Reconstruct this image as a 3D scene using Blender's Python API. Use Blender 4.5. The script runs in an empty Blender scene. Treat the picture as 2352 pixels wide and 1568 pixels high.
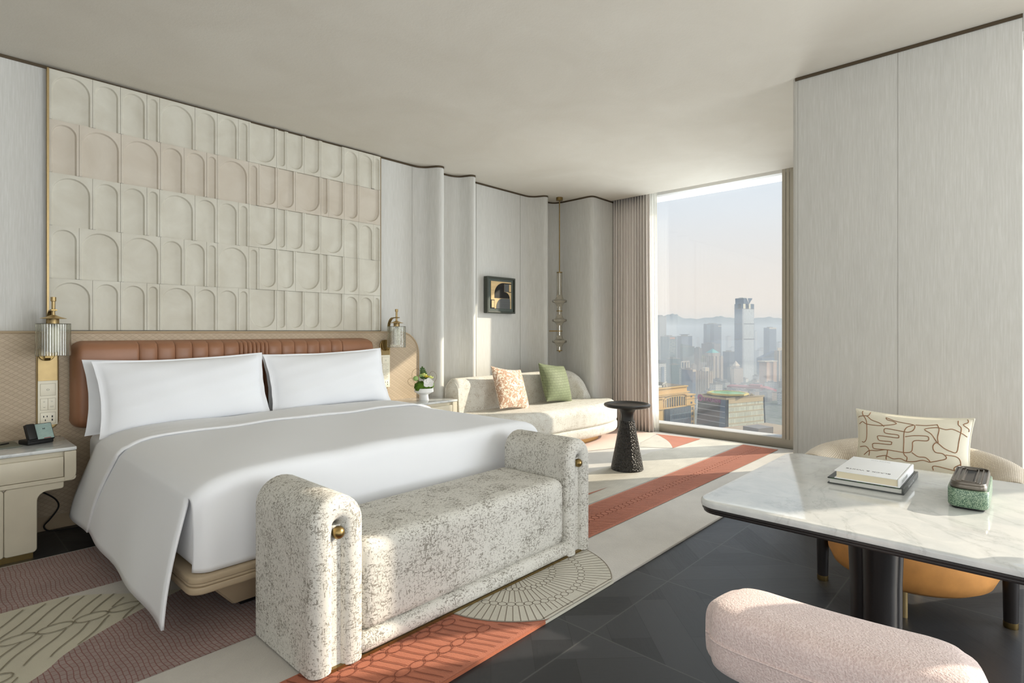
import bpy, bmesh, math, random
from mathutils import Vector, Matrix
from math import sin, cos, pi, sqrt, radians, atan2
random.seed(7)
SC = bpy.context.scene
COL = SC.collection

# ---------------------------------------------------------------- camera, sky, sun, daylight and fill lamps, exposure
def srgb(r, g, b):
    f = lambda c: (c / 255 / 12.92) if c / 255 <= 0.04045 else ((c / 255 + 0.055) / 1.055) ** 2.4
    return (f(r), f(g), f(b), 1.0)

cd = bpy.data.cameras.new('camera'); cam = bpy.data.objects.new('camera', cd); COL.objects.link(cam)
cd.sensor_width = 36.0; cd.sensor_fit = 'HORIZONTAL'; cd.lens = 1285 / 2352 * 36
cd.shift_y = -23 / 2352; cd.clip_start = 0.05; cd.clip_end = 30000
cam.location = (0, 0, 1.2); cam.rotation_euler = (radians(90), 0, radians(42.85 - 90))
SC.camera = cam
SC.view_settings.view_transform = 'Standard'; SC.view_settings.look = 'None'
SC.view_settings.gamma = 1.0; SC.view_settings.use_curve_mapping = False
SC.view_settings.exposure = 0.24
SC.cycles.use_denoising = True
SC.cycles.max_bounces = 8; SC.cycles.diffuse_bounces = 5; SC.cycles.glossy_bounces = 4
SC.cycles.transmission_bounces = 8; SC.cycles.transparent_max_bounces = 16; SC.cycles.volume_bounces = 0
SC.cycles.caustics_reflective = False; SC.cycles.caustics_refractive = False
SC.cycles.sample_clamp_indirect = 6.0

W = bpy.data.worlds.new('sky'); SC.world = W; W.use_nodes = True
nt = W.node_tree; nt.nodes.clear()
wo = nt.nodes.new('ShaderNodeOutputWorld'); bg = nt.nodes.new('ShaderNodeBackground')
tc = nt.nodes.new('ShaderNodeTexCoord'); sx = nt.nodes.new('ShaderNodeSeparateXYZ')
rp = nt.nodes.new('ShaderNodeValToRGB')
nt.links.new(tc.outputs['Generated'], sx.inputs[0]); nt.links.new(sx.outputs['Z'], rp.inputs[0])
els = rp.color_ramp.elements
els[0].position = 0.0; els[0].color = srgb(236, 220, 206)
els[1].position = 1.0; els[1].color = srgb(176, 200, 232)
for p, c in ((0.04, (236, 222, 210)), (0.10, (230, 222, 216)), (0.20, (221, 224, 229)), (0.32, (206, 218, 232))):
    e = els.new(p); e.color = srgb(*c)
bg.inputs['Strength'].default_value = 1.0
nt.links.new(rp.outputs[0], bg.inputs['Color']); nt.links.new(bg.outputs[0], wo.inputs['Surface'])

SUN_AZ, SUN_EL = radians(-34.0), radians(25.7)      # where the sun stands, seen from the room
ld = bpy.data.lights.new('sun', 'SUN'); sun = bpy.data.objects.new('sun', ld); COL.objects.link(sun)
ld.energy = 4.9; ld.angle = radians(0.6); ld.color = (1.0, 0.87, 0.70)
sdir = Vector((cos(SUN_AZ) * cos(SUN_EL), sin(SUN_AZ) * cos(SUN_EL), sin(SUN_EL)))
sun.rotation_euler = sdir.to_track_quat('Z', 'Y').to_euler(); sun.location = (20, -14, 12)

def area(name, loc, target, sx_, sy_, power, color):
    l = bpy.data.lights.new(name, 'AREA'); l.shape = 'RECTANGLE'; l.size = sx_; l.size_y = sy_
    l.energy = power; l.color = color
    o = bpy.data.objects.new(name, l); COL.objects.link(o); o.location = loc
    o.rotation_euler = (Vector(loc) - Vector(target)).to_track_quat('Z', 'Y').to_euler()
    return o
# right-hand windows' daylight (out of the picture); south and west are added fill lamps
area('daylight_east', (3.78, -2.85, 1.45), (0.6, -0.6, 3.6), 3.3, 2.5, 200, (0.93, 0.97, 1.0))
area('fill_south', (1.0, -4.40, 1.45), (1.0, -1.5, 3.6), 4.6, 2.5, 130, (0.93, 0.97, 1.0))
area('fill_west', (-1.50, -0.4, 1.45), (0.8, 0.2, 4.6), 3.4, 2.4, 52, (0.95, 0.975, 1.0))
# daylight of the tall window beside the sofa (the sky itself is what mirrors in the floor and table)
dw = area('daylight_window', (6.45, 2.62, 1.45), (3.2, 2.62, 2.25), 1.4, 2.5, 88, (0.92, 0.965, 1.0))
dw.visible_glossy = False

# ---------------------------------------------------------------- material helpers
def new_mat(name):
    m = bpy.data.materials.new(name); m.use_nodes = True
    n = m.node_tree.nodes; b = n.get('Principled BSDF')
    return m, m.node_tree, b
def lk(t, a, b): t.links.new(a, b)
def node(t, typ, **kw):
    n = t.nodes.new(typ)
    for k, v in kw.items(): setattr(n, k, v)
    return n
def mixc(t, fac, a, b, blend='MIX'):
    n = node(t, 'ShaderNodeMix', data_type='RGBA', blend_type=blend)
    for sock, val in ((n.inputs[0], fac), (n.inputs[6], a), (n.inputs[7], b)):
        if hasattr(val, 'default_value') or hasattr(val, 'is_output'): lk(t, val, sock)
        else: sock.default_value = val
    return n.outputs[2]
def coords(t, scale=(1, 1, 1), rot=(0, 0, 0), loc=(0, 0, 0)):
    c = node(t, 'ShaderNodeTexCoord'); mp = node(t, 'ShaderNodeMapping')
    mp.inputs['Scale'].default_value = scale; mp.inputs['Rotation'].default_value = rot; mp.inputs['Location'].default_value = loc
    lk(t, c.outputs['Object'], mp.inputs['Vector']); return mp.outputs[0]
def noise(t, vec, scale, detail=3, rough=0.55, dist=0.0):
    n = node(t, 'ShaderNodeTexNoise'); n.inputs['Scale'].default_value = scale; n.inputs['Detail'].default_value = detail
    n.inputs['Roughness'].default_value = rough; n.inputs['Distortion'].default_value = dist
    if vec is not None: lk(t, vec, n.inputs['Vector'])
    return n.outputs[0]
def ramp(t, fac, stops):
    r = node(t, 'ShaderNodeValToRGB'); e = r.color_ramp.elements
    e[0].position, e[0].color = stops[0]; e[1].position, e[1].color = stops[-1]
    for p, c in stops[1:-1]:
        k = e.new(p); k.color = c
    lk(t, fac, r.inputs[0]); return r.outputs[0]
def g(v): return (v, v, v, 1)
def bump(t, b, h, strength=0.3, dist=0.01, prev=None):
    n = node(t, 'ShaderNodeBump'); n.inputs['Strength'].default_value = strength; n.inputs['Distance'].default_value = dist
    lk(t, h, n.inputs['Height'])
    if prev is not None: lk(t, prev, n.inputs['Normal'])
    lk(t, n.outputs[0], b.inputs['Normal']); return n.outputs[0]
def math_(t, op, a, b=None):
    n = node(t, 'ShaderNodeMath', operation=op)
    for s, v in ((n.inputs[0], a), (n.inputs[1], b)):
        if v is None: continue
        if hasattr(v, 'is_output'): lk(t, v, s)
        else: s.default_value = v
    return n.outputs[0]

def plain(name, rgb, rough=0.6, metal=0.0, spec=0.5, var=0.0, vscale=8, bmp=0.0, bscale=200, stretch=(1, 1, 1), sheen=0.0, bdist=0.002, coat=0.0):
    m, t, b = new_mat(name); c = srgb(*rgb)
    b.inputs['Roughness'].default_value = rough; b.inputs['Metallic'].default_value = metal
    b.inputs['Specular IOR Level'].default_value = spec
    b.inputs['Sheen Weight'].default_value = sheen; b.inputs['Coat Weight'].default_value = coat
    b.inputs['Base Color'].default_value = c
    vec = coords(t, stretch)
    if var:
        nz = noise(t, vec, vscale, 4)
        k = ramp(t, nz, [(0.25, tuple(x * (1 - var) for x in c[:3]) + (1,)), (0.75, tuple(min(1, x * (1 + var)) for x in c[:3]) + (1,))])
        lk(t, k, b.inputs['Base Color'])
    if bmp:
        bump(t, b, noise(t, vec, bscale, 2), bmp, bdist)
    return m

def m_wallcover():
    m, t, b = new_mat('linen_wallcovering')
    v = coords(t, (1, 1, 0.045)); n1 = noise(t, v, 150, 4, 0.65); v2 = coords(t, (1, 1, 0.12)); n2 = noise(t, v2, 14, 3)
    c1 = ramp(t, n1, [(0.25, srgb(198, 197, 191)), (0.5, srgb(206, 205, 200)), (0.78, srgb(218, 217, 214))])
    c2 = ramp(t, n2, [(0.3, g(0.955)), (0.7, g(1.0))])
    lk(t, mixc(t, 1.0, c1, c2, 'MULTIPLY'), b.inputs['Base Color']); b.inputs['Roughness'].default_value = 0.62
    bump(t, b, n1, 0.12, 0.003); return m
def m_plaster(name, lo, hi, scale=3.0, b_str=0.15, rough=0.75):
    m, t, b = new_mat(name); v = coords(t)
    n1 = noise(t, v, scale, 6, 0.6, 0.6); n2 = noise(t, v, 60, 5, 0.7)
    lk(t, ramp(t, n1, [(0.3, srgb(*lo)), (0.7, srgb(*hi))]), b.inputs['Base Color']); b.inputs['Roughness'].default_value = rough
    bump(t, b, n2, b_str, 0.004); return m
def m_fleck(name, base, fleck, sc=1.0, cover=0.5, grid=True, bstr=0.35):
    m, t, b = new_mat(name)
    a = noise(t, coords(t, (1.0, 1.0, 0.36)), 120 * sc, 3, 0.7, 0.7)
    c = noise(t, coords(t, (0.36, 0.6, 1.0)), 120 * sc, 3, 0.7, 0.7)
    mx = math_(t, 'MAXIMUM', a, c) if grid else noise(t, coords(t), 90 * sc, 3, 0.7)
    big = noise(t, coords(t), 7 * sc, 2)
    sm = math_(t, 'ADD', mx, math_(t, 'MULTIPLY', math_(t, 'SUBTRACT', big, 0.5), 0.22))
    lo = 0.585 + (0.5 - cover) * 0.2
    k = ramp(t, sm, [(lo, srgb(*base)), (lo + 0.03, srgb(*fleck))])
    lk(t, k, b.inputs['Base Color']); b.inputs['Roughness'].default_value = 0.9; b.inputs['Specular IOR Level'].default_value = 0.2
    fine = noise(t, coords(t), 420, 2)
    bump(t, b, fine, bstr, 0.002); return m
def m_marble(name='white_veined_marble'):
    m, t, b = new_mat(name); v = coords(t)
    n1 = noise(t, v, 2.2, 8, 0.66, 1.0)
    vein = ramp(t, n1, [(0.47, g(1)), (0.494, g(0.93)), (0.50, g(0.80)), (0.506, g(0.93)), (0.53, g(1))])
    n2 = noise(t, v, 9, 6, 0.65, 0.8); cl = ramp(t, n2, [(0.3, srgb(196, 200, 201)), (0.62, srgb(214, 216, 215))])
    spots = ramp(t, noise(t, v, 22, 4, 0.6), [(0.70, g(1)), (0.78, g(0.82))])
    c = mixc(t, 1.0, cl, vein, 'MULTIPLY'); c = mixc(t, 0.6, c, spots, 'MULTIPLY')
    lk(t, c, b.inputs['Base Color']); b.inputs['Roughness'].default_value = 0.07; b.inputs['Specular IOR Level'].default_value = 0.6
    return m
def m_floor():
    m, t, b = new_mat('dark_oak_parquet')
    c = node(t, 'ShaderNodeTexCoord'); mp = node(t, 'ShaderNodeMapping')
    mp.inputs['Location'].default_value = (-1.85 / 0.629, -1.28 / 0.629, 0); mp.inputs['Scale'].default_value = (1 / 0.629, 1 / 0.629, 1)
    lk(t, c.outputs['Object'], mp.inputs[0]); s = node(t, 'ShaderNodeSeparateXYZ'); lk(t, mp.outputs[0], s.inputs[0])
    fx = math_(t, 'FRACT', s.outputs[0]); fy = math_(t, 'FRACT', s.outputs[1])
    dx = math_(t, 'MINIMUM', fx, math_(t, 'SUBTRACT', 1.0, fx)); dy = math_(t, 'MINIMUM', fy, math_(t, 'SUBTRACT', 1.0, fy))
    edge = math_(t, 'MINIMUM', dx, dy)
    cxn = math_(t, 'FLOOR', s.outputs[0]); cyn = math_(t, 'FLOOR', s.outputs[1])
    par = math_(t, 'PINGPONG', math_(t, 'ADD', cxn, cyn), 1.0)
    va = node(t, 'ShaderNodeMapping'); va.inputs['Rotation'].default_value = (0, 0, radians(45)); lk(t, c.outputs['Object'], va.inputs[0])
    vb = node(t, 'ShaderNodeMapping'); vb.inputs['Rotation'].default_value = (0, 0, radians(-45)); lk(t, c.outputs['Object'], vb.inputs[0])
    mv = node(t, 'ShaderNodeMix', data_type='VECTOR'); lk(t, par, mv.inputs[0]); lk(t, va.outputs[0], mv.inputs[4]); lk(t, vb.outputs[0], mv.inputs[5])
    V = mv.outputs[1]
    br = node(t, 'ShaderNodeTexBrick'); lk(t, V, br.inputs['Vector']); br.offset = 0.5
    br.inputs['Scale'].default_value = 1.0; br.inputs['Brick Width'].default_value = 0.62; br.inputs['Row Height'].default_value = 0.157
    br.inputs['Mortar Size'].default_value = 0.0009; br.inputs['Mortar'].default_value = srgb(26, 26, 28)
    br.inputs['Color1'].default_value = srgb(38, 39, 42); br.inputs['Color2'].default_value = srgb(57, 58, 61)
    st = node(t, 'ShaderNodeMapping'); st.inputs['Scale'].default_value = (1.6, 22, 1); lk(t, V, st.inputs[0])
    gr = noise(t, st.outputs[0], 5.5, 6, 0.7, 1.2); k = ramp(t, gr, [(0.3, g(0.72)), (0.55, g(1.0)), (0.66, g(1.05)), (0.71, g(1.9)), (0.76, g(1.05))])
    base = mixc(t, 1.0, br.outputs[0], k, 'MULTIPLY')
    ln = ramp(t, edge, [(0.0, g(1)), (0.0028, g(1)), (0.0048, g(0))])
    lk(t, mixc(t, ln, base, srgb(78, 79, 78)), b.inputs['Base Color'])
    rg = ramp(t, gr, [(0.3, g(0.36)), (0.7, g(0.50))]); lk(t, rg, b.inputs['Roughness'])
    b.inputs['Specular IOR Level'].default_value = 0.42
    bump(t, b, gr, 0.10, 0.002); return m
def m_brick(name, c1, c2, mortar, w, h, ms, off=0.5, rot=0.0, distort=0.0, rough=0.95, bstr=0.6, bd=0.006, var=0.12, axes='xy', sheen=0.2, fine=0.25):
    m, t, b = new_mat(name); c = node(t, 'ShaderNodeTexCoord')
    v = c.outputs['Object']
    if axes == 'xz':
        mp0 = node(t, 'ShaderNodeMapping'); mp0.inputs['Rotation'].default_value = (radians(-90), 0, 0); lk(t, v, mp0.inputs[0]); v = mp0.outputs[0]
    if distort:
        nz = node(t, 'ShaderNodeTexNoise'); nz.inputs['Scale'].default_value = 4.0; lk(t, v, nz.inputs['Vector'])
        va = node(t, 'ShaderNodeVectorMath', operation='MULTIPLY_ADD'); lk(t, nz.outputs['Color'], va.inputs[0])
        va.inputs[1].default_value = (distort, distort, 0); lk(t, v, va.inputs[2]); v = va.outputs[0]
    mp = node(t, 'ShaderNodeMapping'); mp.inputs['Rotation'].default_value = (0, 0, rot); lk(t, v, mp.inputs[0])
    br = node(t, 'ShaderNodeTexBrick'); lk(t, mp.outputs[0], br.inputs['Vector']); br.offset = off
    for k, val in (('Scale', 1.0), ('Brick Width', w), ('Row Height', h), ('Mortar Size', ms), ('Mortar Smooth', 0.3)):
        br.inputs[k].default_value = val
    br.inputs['Color1'].default_value = srgb(*c1); br.inputs['Color2'].default_value = srgb(*c2); br.inputs['Mortar'].default_value = srgb(*mortar)
    nv = noise(t, c.outputs['Object'], 3.2, 4, 0.6); k = ramp(t, nv, [(0.3, g(1 - var)), (0.7, g(1 + var))])
    lk(t, mixc(t, 1.0, br.outputs[0], k, 'MULTIPLY'), b.inputs['Base Color']); b.inputs['Roughness'].default_value = rough
    b.inputs['Specular IOR Level'].default_value = 0.25; b.inputs['Sheen Weight'].default_value = sheen
    n1 = bump(t, b, math_(t, 'SUBTRACT', 1.0, br.outputs['Fac']), bstr, bd)
    if fine:
        bump(t, b, noise(t, c.outputs['Object'], 330, 2), fine, 0.003, prev=n1)
    return m
def m_diamond(name, c1, c2, line, w, h):
    m, t, b = new_mat(name); c = node(t, 'ShaderNodeTexCoord'); s = node(t, 'ShaderNodeSeparateXYZ'); lk(t, c.outputs['Object'], s.inputs[0])
    u = math_(t, 'MULTIPLY', s.outputs[0], 1 / w); v = math_(t, 'MULTIPLY', s.outputs[2], 1 / h)
    ds = []
    for op in ('ADD', 'SUBTRACT'):
        f = math_(t, 'FRACT', math_(t, op, u, v)); ds.append(math_(t, 'MINIMUM', f, math_(t, 'SUBTRACT', 1.0, f)))
    d = math_(t, 'MINIMUM', ds[0], ds[1])
    k = ramp(t, d, [(0.0, g(1)), (0.025, g(1)), (0.06, g(0))])
    par = math_(t, 'PINGPONG', math_(t, 'FLOOR', math_(t, 'ADD', u, v)), 1.0)
    lk(t, mixc(t, k, mixc(t, par, srgb(*c1), srgb(*c2)), srgb(*line)), b.inputs['Base Color']); b.inputs['Roughness'].default_value = 0.55
    bump(t, b, ramp(t, d, [(0.0, g(0)), (0.12, g(1))]), 0.35, 0.002); return m
def m_thin_glass(name, tint, refl=0.08, rough=0.02):
    m, t, b = new_mat(name); t.nodes.remove(b); out = t.nodes['Material Output']
    tr = node(t, 'ShaderNodeBsdfTransparent'); tr.inputs[0].default_value = tint
    gl = node(t, 'ShaderNodeBsdfGlossy'); gl.inputs['Roughness'].default_value = rough
    fr = node(t, 'ShaderNodeLayerWeight'); fr.inputs[0].default_value = 0.25
    f2 = math_(t, 'ADD', math_(t, 'MULTIPLY', fr.outputs['Fresnel'], 0.8), refl)
    mx = node(t, 'ShaderNodeMixShader'); lk(t, f2, mx.inputs[0]); lk(t, tr.outputs[0], mx.inputs[1]); lk(t, gl.outputs[0], mx.inputs[2])
    lk(t, mx.outputs[0], out.inputs['Surface']); return m
def m_facade(name, wall, glass, w, h, ms, grough=0.3):
    m, t, b = new_mat(name); c = node(t, 'ShaderNodeTexCoord'); s = node(t, 'ShaderNodeSeparateXYZ'); lk(t, c.outputs['Object'], s.inputs[0])
    cb = node(t, 'ShaderNodeCombineXYZ'); lk(t, math_(t, 'ADD', s.outputs[0], s.outputs[1]), cb.inputs[0]); lk(t, s.outputs[2], cb.inputs[1])
    br = node(t, 'ShaderNodeTexBrick'); br.offset = 0.0; lk(t, cb.outputs[0], br.inputs['Vector'])
    for k, val in (('Scale', 1.0), ('Brick Width', w), ('Row Height', h), ('Mortar Size', ms), ('Mortar Smooth', 0.1)):
        br.inputs[k].default_value = val
    a = srgb(*glass); br.inputs['Color1'].default_value = a; br.inputs['Color2'].default_value = tuple(min(1, x * 1.5) for x in a[:3]) + (1,)
    br.inputs['Mortar'].default_value = srgb(*wall)
    lk(t, br.outputs[0], b.inputs['Base Color']); b.inputs['Roughness'].default_value = 0.6
    return m

# ---------------------------------------------------------------- mesh helpers
class MB:
    def __init__(s): s.v = []; s.f = []; s.m = []; s.mi = 0
    def add(s, vs, fs):
        o = len(s.v); s.v += [tuple(p) for p in vs]
        for f in fs: s.f.append(tuple(i + o for i in f)); s.m.append(s.mi)
        return s
    def box(s, x0, y0, z0, x1, y1, z1, M=None):
        vs = [Vector(p) for p in ((x0, y0, z0), (x1, y0, z0), (x1, y1, z0), (x0, y1, z0), (x0, y0, z1), (x1, y0, z1), (x1, y1, z1), (x0, y1, z1))]
        if M is not None: vs = [M @ p for p in vs]
        return s.add(vs, [(0, 3, 2, 1), (4, 5, 6, 7), (0, 1, 5, 4), (1, 2, 6, 5), (2, 3, 7, 6), (3, 0, 4, 7)])
    def rbox(s, x0, y0, z0, x1, y1, z1, r, n=4, M=None, fn=None):
        lo = (x0, y0, z0); hi = (x1, y1, z1); ax = []
        for a, b in zip(lo, hi):
            rr = min(r, (b - a) / 2 * 0.999); L = [a + rr * (1 - cos(pi / 2 * k / n)) for k in range(n + 1)]
            ax.append(L + [a + b - q for q in reversed(L)])
        def proj(p):
            rr = [min(r, (b - a) / 2 * 0.999) for a, b in zip(lo, hi)]; rm = min(rr)
            c = Vector([min(max(p[i], lo[i] + rm), hi[i] - rm) for i in range(3)])
            d = Vector(p) - c
            return c + d.normalized() * rm if d.length > 1e-9 else Vector(p)
        for i in range(3):
            j, k = (i + 1) % 3, (i + 2) % 3
            for side in (0, 1):
                A, B = ax[j], ax[k]; vs = []; fs = []
                for q in B:
                    for p in A:
                        c = [0, 0, 0]; c[i] = hi[i] if side else lo[i]; c[j] = p; c[k] = q
                        w = proj(c)
                        if fn: w = fn(w)
                        if M is not None: w = M @ w
                        vs.append(w)
                na = len(A)
                for y in range(len(B) - 1):
                    for x in range(na - 1):
                        q = (y * na + x, y * na + x + 1, (y + 1) * na + x + 1, (y + 1) * na + x)
                        fs.append(q if side else q[::-1])
                s.add(vs, fs)
        return s
    def grid(s, P, wrap_u=False, flip=False):
        nv = len(P); nu = len(P[0]); vs = [p for r in P for p in r]; fs = []
        for j in range(nv - 1):
            for i in range(nu if wrap_u else nu - 1):
                q = (j * nu + i, j * nu + (i + 1) % nu, (j + 1) * nu + (i + 1) % nu, (j + 1) * nu + i)
                fs.append(q[::-1] if flip else q)
        return s.add(vs, fs)
    def lathe(s, prof, c=(0, 0, 0), n=32, M=None):
        P = []
        for r, z in prof:
            row = []
            for k in range(n):
                a = 2 * pi * k / n; p = Vector((c[0] + r * cos(a), c[1] + r * sin(a), c[2] + z))
                row.append(M @ p if M is not None else p)
            P.append(row)
        return s.grid(P, True)
    def prism(s, poly, z0, z1, M=None):
        n = len(poly); vs = [Vector((x, y, z0)) for x, y in poly] + [Vector((x, y, z1)) for x, y in poly]
        if M is not None: vs = [M @ p for p in vs]
        fs = [tuple(range(n - 1, -1, -1)), tuple(range(n, 2 * n))] + [(i, (i + 1) % n, n + (i + 1) % n, n + i) for i in range(n)]
        return s.add(vs, fs)
    def rprism(s, poly, z0, z1, r0, r1, n=5, M=None):
        """solid over a smooth outline (counter-clockwise) with rounded lower (r0) and upper (r1) edges"""
        N = len(poly); nor = []
        for i in range(N):
            a = Vector(poly[i - 1]); b = Vector(poly[(i + 1) % N]); d = (b - a)
            nor.append(Vector((d.y, -d.x)).normalized())
        loops = []
        for k in range(n + 1):
            a = pi / 2 * k / n; loops.append((r0 * (1 - sin(a)), z0 + r0 * (1 - cos(a))))
        for k in range(n + 1):
            a = pi / 2 * k / n; loops.append((r1 * (1 - cos(a)), z1 - r1 * (1 - sin(a))))
        P = []
        for ins, z in loops:
            row = [Vector((poly[i][0] - nor[i].x * ins, poly[i][1] - nor[i].y * ins, z)) for i in range(N)]
            P.append([M @ p for p in row] if M is not None else row)
        o = len(s.v); s.grid(P, True)
        L = len(P)
        s.f.append(tuple(o + i for i in range(N - 1, -1, -1))); s.m.append(s.mi)
        s.f.append(tuple(o + (L - 1) * N + i for i in range(N))); s.m.append(s.mi)
        return s
    def tube(s, pts, r, n=10, caps=True, rz=None):
        pts = [Vector(p) for p in pts]; P = []; up = None
        for i, p in enumerate(pts):
            d = (pts[min(i + 1, len(pts) - 1)] - pts[max(i - 1, 0)]).normalized()
            if up is None:
                up = Vector((0, 0, 1)) if abs(d.z) < 0.9 else Vector((1, 0, 0))
            x = d.cross(up).normalized(); up = x.cross(d).normalized()
            rr = r[i] if isinstance(r, (list, tuple)) else r
            r2 = rr if rz is None else rz
            P.append([p + x * rr * cos(2 * pi * k / n) + up * r2 * sin(2 * pi * k / n) for k in range(n)])
        o = len(s.v); s.grid(P, True)
        if caps:
            s.f.append(tuple(o + k for k in range(n - 1, -1, -1))); s.m.append(s.mi)
            e = o + (len(P) - 1) * n; s.f.append(tuple(e + k for k in range(n))); s.m.append(s.mi)
        return s
    def sphere(s, c, r, nu=16, nv=10, sc=(1, 1, 1)):
        P = []
        for j in range(nv + 1):
            a = -pi / 2 + pi * j / nv
            rr = max(cos(a), 1e-4)
            P.append([Vector((c[0] + r * sc[0] * rr * cos(2 * pi * k / nu), c[1] + r * sc[1] * rr * sin(2 * pi * k / nu), c[2] + r * sc[2] * sin(a))) for k in range(nu)])
        return s.grid(P, True)

def catmull(pts, n=6, closed=False):
    out = []; N = len(pts); P = [Vector(p) for p in pts]
    rng = range(N) if closed else range(N - 1)
    for i in rng:
        p0 = P[(i - 1) % N] if closed or i > 0 else P[0] * 2 - P[1]
        p1 = P[i]; p2 = P[(i + 1) % N]; p3 = P[(i + 2) % N] if closed or i + 2 < N else P[-1] * 2 - P[-2]
        for k in range(n):
            t = k / n
            out.append(0.5 * ((2 * p1) + (p2 - p0) * t + (2 * p0 - 5 * p1 + 4 * p2 - p3) * t * t + (3 * p1 - p0 - 3 * p2 + p3) * t ** 3))
    if not closed: out.append(P[-1])
    return out
def rrect(x0, y0, x1, y1, r, n=6, rs=None):
    """counter-clockwise rounded rectangle; rs gives one radius per corner (SW, SE, NE, NW)"""
    R = rs or (r, r, r, r); out = []
    for (cx, cy, a0, q) in ((x0, y0, pi, R[0]), (x1, y0, 1.5 * pi, R[1]), (x1, y1, 0, R[2]), (x0, y1, pi / 2, R[3])):
        ox = cx + (q if cx == x0 else -q); oy = cy + (q if cy == y0 else -q)
        if q <= 1e-6: out.append((cx, cy)); continue
        for k in range(n + 1):
            a = a0 + pi / 2 * k / n; out.append((ox + q * cos(a), oy + q * sin(a)))
    return out
def smoothp(t): return t * t * (3 - 2 * t)

def obj(name, mb, mats, parent=None, smooth=35, bevel=None, sub=0, merge=True, solid=None):
    me = bpy.data.meshes.new(name); me.from_pydata(mb.v, [], mb.f)
    mats = mats if isinstance(mats, (list, tuple)) else [mats]
    for m in mats: me.materials.append(m)
    me.polygons.foreach_set('material_index', mb.m)
    if merge:
        b = bmesh.new(); b.from_mesh(me); bmesh.ops.remove_doubles(b, verts=b.verts, dist=1e-5)
        if merge != 'keep': bmesh.ops.recalc_face_normals(b, faces=b.faces)
        b.to_mesh(me); b.free()
    me.update()
    if smooth is not None:
        me.shade_smooth(); me.set_sharp_from_angle(angle=radians(smooth))
    o = bpy.data.objects.new(name, me); COL.objects.link(o)
    if parent is not None:
        o.parent = parent; o.matrix_parent_inverse = (Matrix.Translation(parent.location) @ parent.rotation_euler.to_matrix().to_4x4()).inverted()
    if solid:
        q = o.modifiers.new('solidify', 'SOLIDIFY'); q.thickness = solid; q.offset = -1
    if bevel:
        q = o.modifiers.new('bevel', 'BEVEL'); q.width = bevel[0]; q.segments = bevel[1]; q.limit_method = 'ANGLE'; q.angle_limit = radians(40); q.harden_normals = False
    if sub:
        q = o.modifiers.new('subdivision', 'SUBSURF'); q.levels = sub; q.render_levels = sub
    return o
def thing(name, label, cat, loc=(0, 0, 0), group=None, rotz=0.0):
    o = bpy.data.objects.new(name, None); COL.objects.link(o); o.location = loc; o.rotation_euler = (0, 0, rotz)
    o.empty_display_size = 0.1
    return tag(o, label, cat, group)
def tag(o, label, cat, group=None):
    o['label'] = label; o['category'] = cat
    if group: o['group'] = group
    return o
def struct(o, label, cat):
    o['kind'] = 'structure'; o['label'] = label; o['category'] = cat; return o

# ---------------------------------------------------------------- materials
M_wall = m_wallcover()
M_ceil = m_plaster('ceiling_plaster', (206, 200, 188), (214, 209, 198), 1.6, 0.25)
M_tile = m_plaster('plaster_tile', (198, 193, 179), (211, 208, 196), 5, 0.06)
M_tile2 = m_plaster('plaster_tile_warm', (196, 186, 171), (207, 199, 186), 5, 0.06)
M_joint = plain('joint_shadow', (150, 147, 140), 0.8)
M_bronze = plain('bronze_trim', (92, 80, 64), 0.45, 0.6)
M_brass = plain('brushed_brass', (176, 154, 112), 0.45, 1.0, var=0.06, vscale=30)
M_brass_d = plain('aged_brass', (150, 128, 84), 0.35, 1.0, var=0.06, vscale=30)
M_brass_l = plain('satin_brass', (206, 180, 128), 0.45, 0.85)
M_chrome = plain('polished_metal', (220, 220, 222), 0.08, 1.0)
M_dado = m_diamond('woven_leather_panel', (188, 170, 146), (183, 165, 141), (168, 150, 127), 0.0385, 0.0255)
M_dadotrim = plain('beige_leather_trim', (178, 158, 130), 0.5)
M_leather = plain('tan_leather', (152, 107, 79), 0.42, var=0.10, vscale=5, bmp=0.08, bscale=300)
M_oleather = plain('ochre_suede_leather', (212, 150, 84), 0.5, var=0.14, vscale=14, bmp=0.06, bscale=200)
M_white = plain('white_cotton', (237, 239, 243), 0.85, spec=0.2, bmp=0.05, bscale=600, bdist=0.001)
M_white2 = plain('white_sheet', (236, 237, 239), 0.85, spec=0.2, bmp=0.12, bscale=40, stretch=(1, 6, 1), bdist=0.003)
M_taupe = plain('taupe_leather', (172, 154, 128), 0.5, var=0.04)
M_black = plain('black_paint', (14, 14, 15), 0.6)
M_stand = plain('cream_parchment_lacquer', (206, 198, 178), 0.4, var=0.05, vscale=7)
M_marble = m_marble()
M_bench = m_fleck('flecked_tweed', (214, 212, 205), (146, 142, 133), 1.4, 0.57)
M_sofa = m_fleck('speckled_boucle', (222, 220, 212), (164, 150, 132), 2.6, 0.60, False, 0.7)
M_floor = m_floor()
M_rug = plain('rug_grey_pile', (186, 181, 173), 0.95, spec=0.1, var=0.09, vscale=5, bmp=0.5, bscale=200, sheen=0.3, bdist=0.004)
M_rugl = m_brick('rug_pale_loop', (196, 191, 178), (189, 184, 171), (168, 162, 149), 0.05, 0.009, 0.0009, 0.5, 0, 0.03, 0.95, 0.4, 0.003)
M_rust = plain('rug_rust_pile', (168, 98, 70), 0.95, spec=0.1, var=0.09, vscale=7, bmp=0.4, bscale=240, sheen=0.2, bdist=0.004)
M_mauve = m_brick('rug_mauve_pile', (148, 128, 122), (141, 120, 114), (120, 76, 68), 0.030, 0.017, 0.0018, 0.5, radians(90), 0.05, 0.95, 0.3, 0.003)
M_leaf = plain('rug_leaf_pile', (188, 182, 162), 0.95, spec=0.1, var=0.07, vscale=6, bmp=0.4, bscale=240, sheen=0.2, bdist=0.004)
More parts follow.
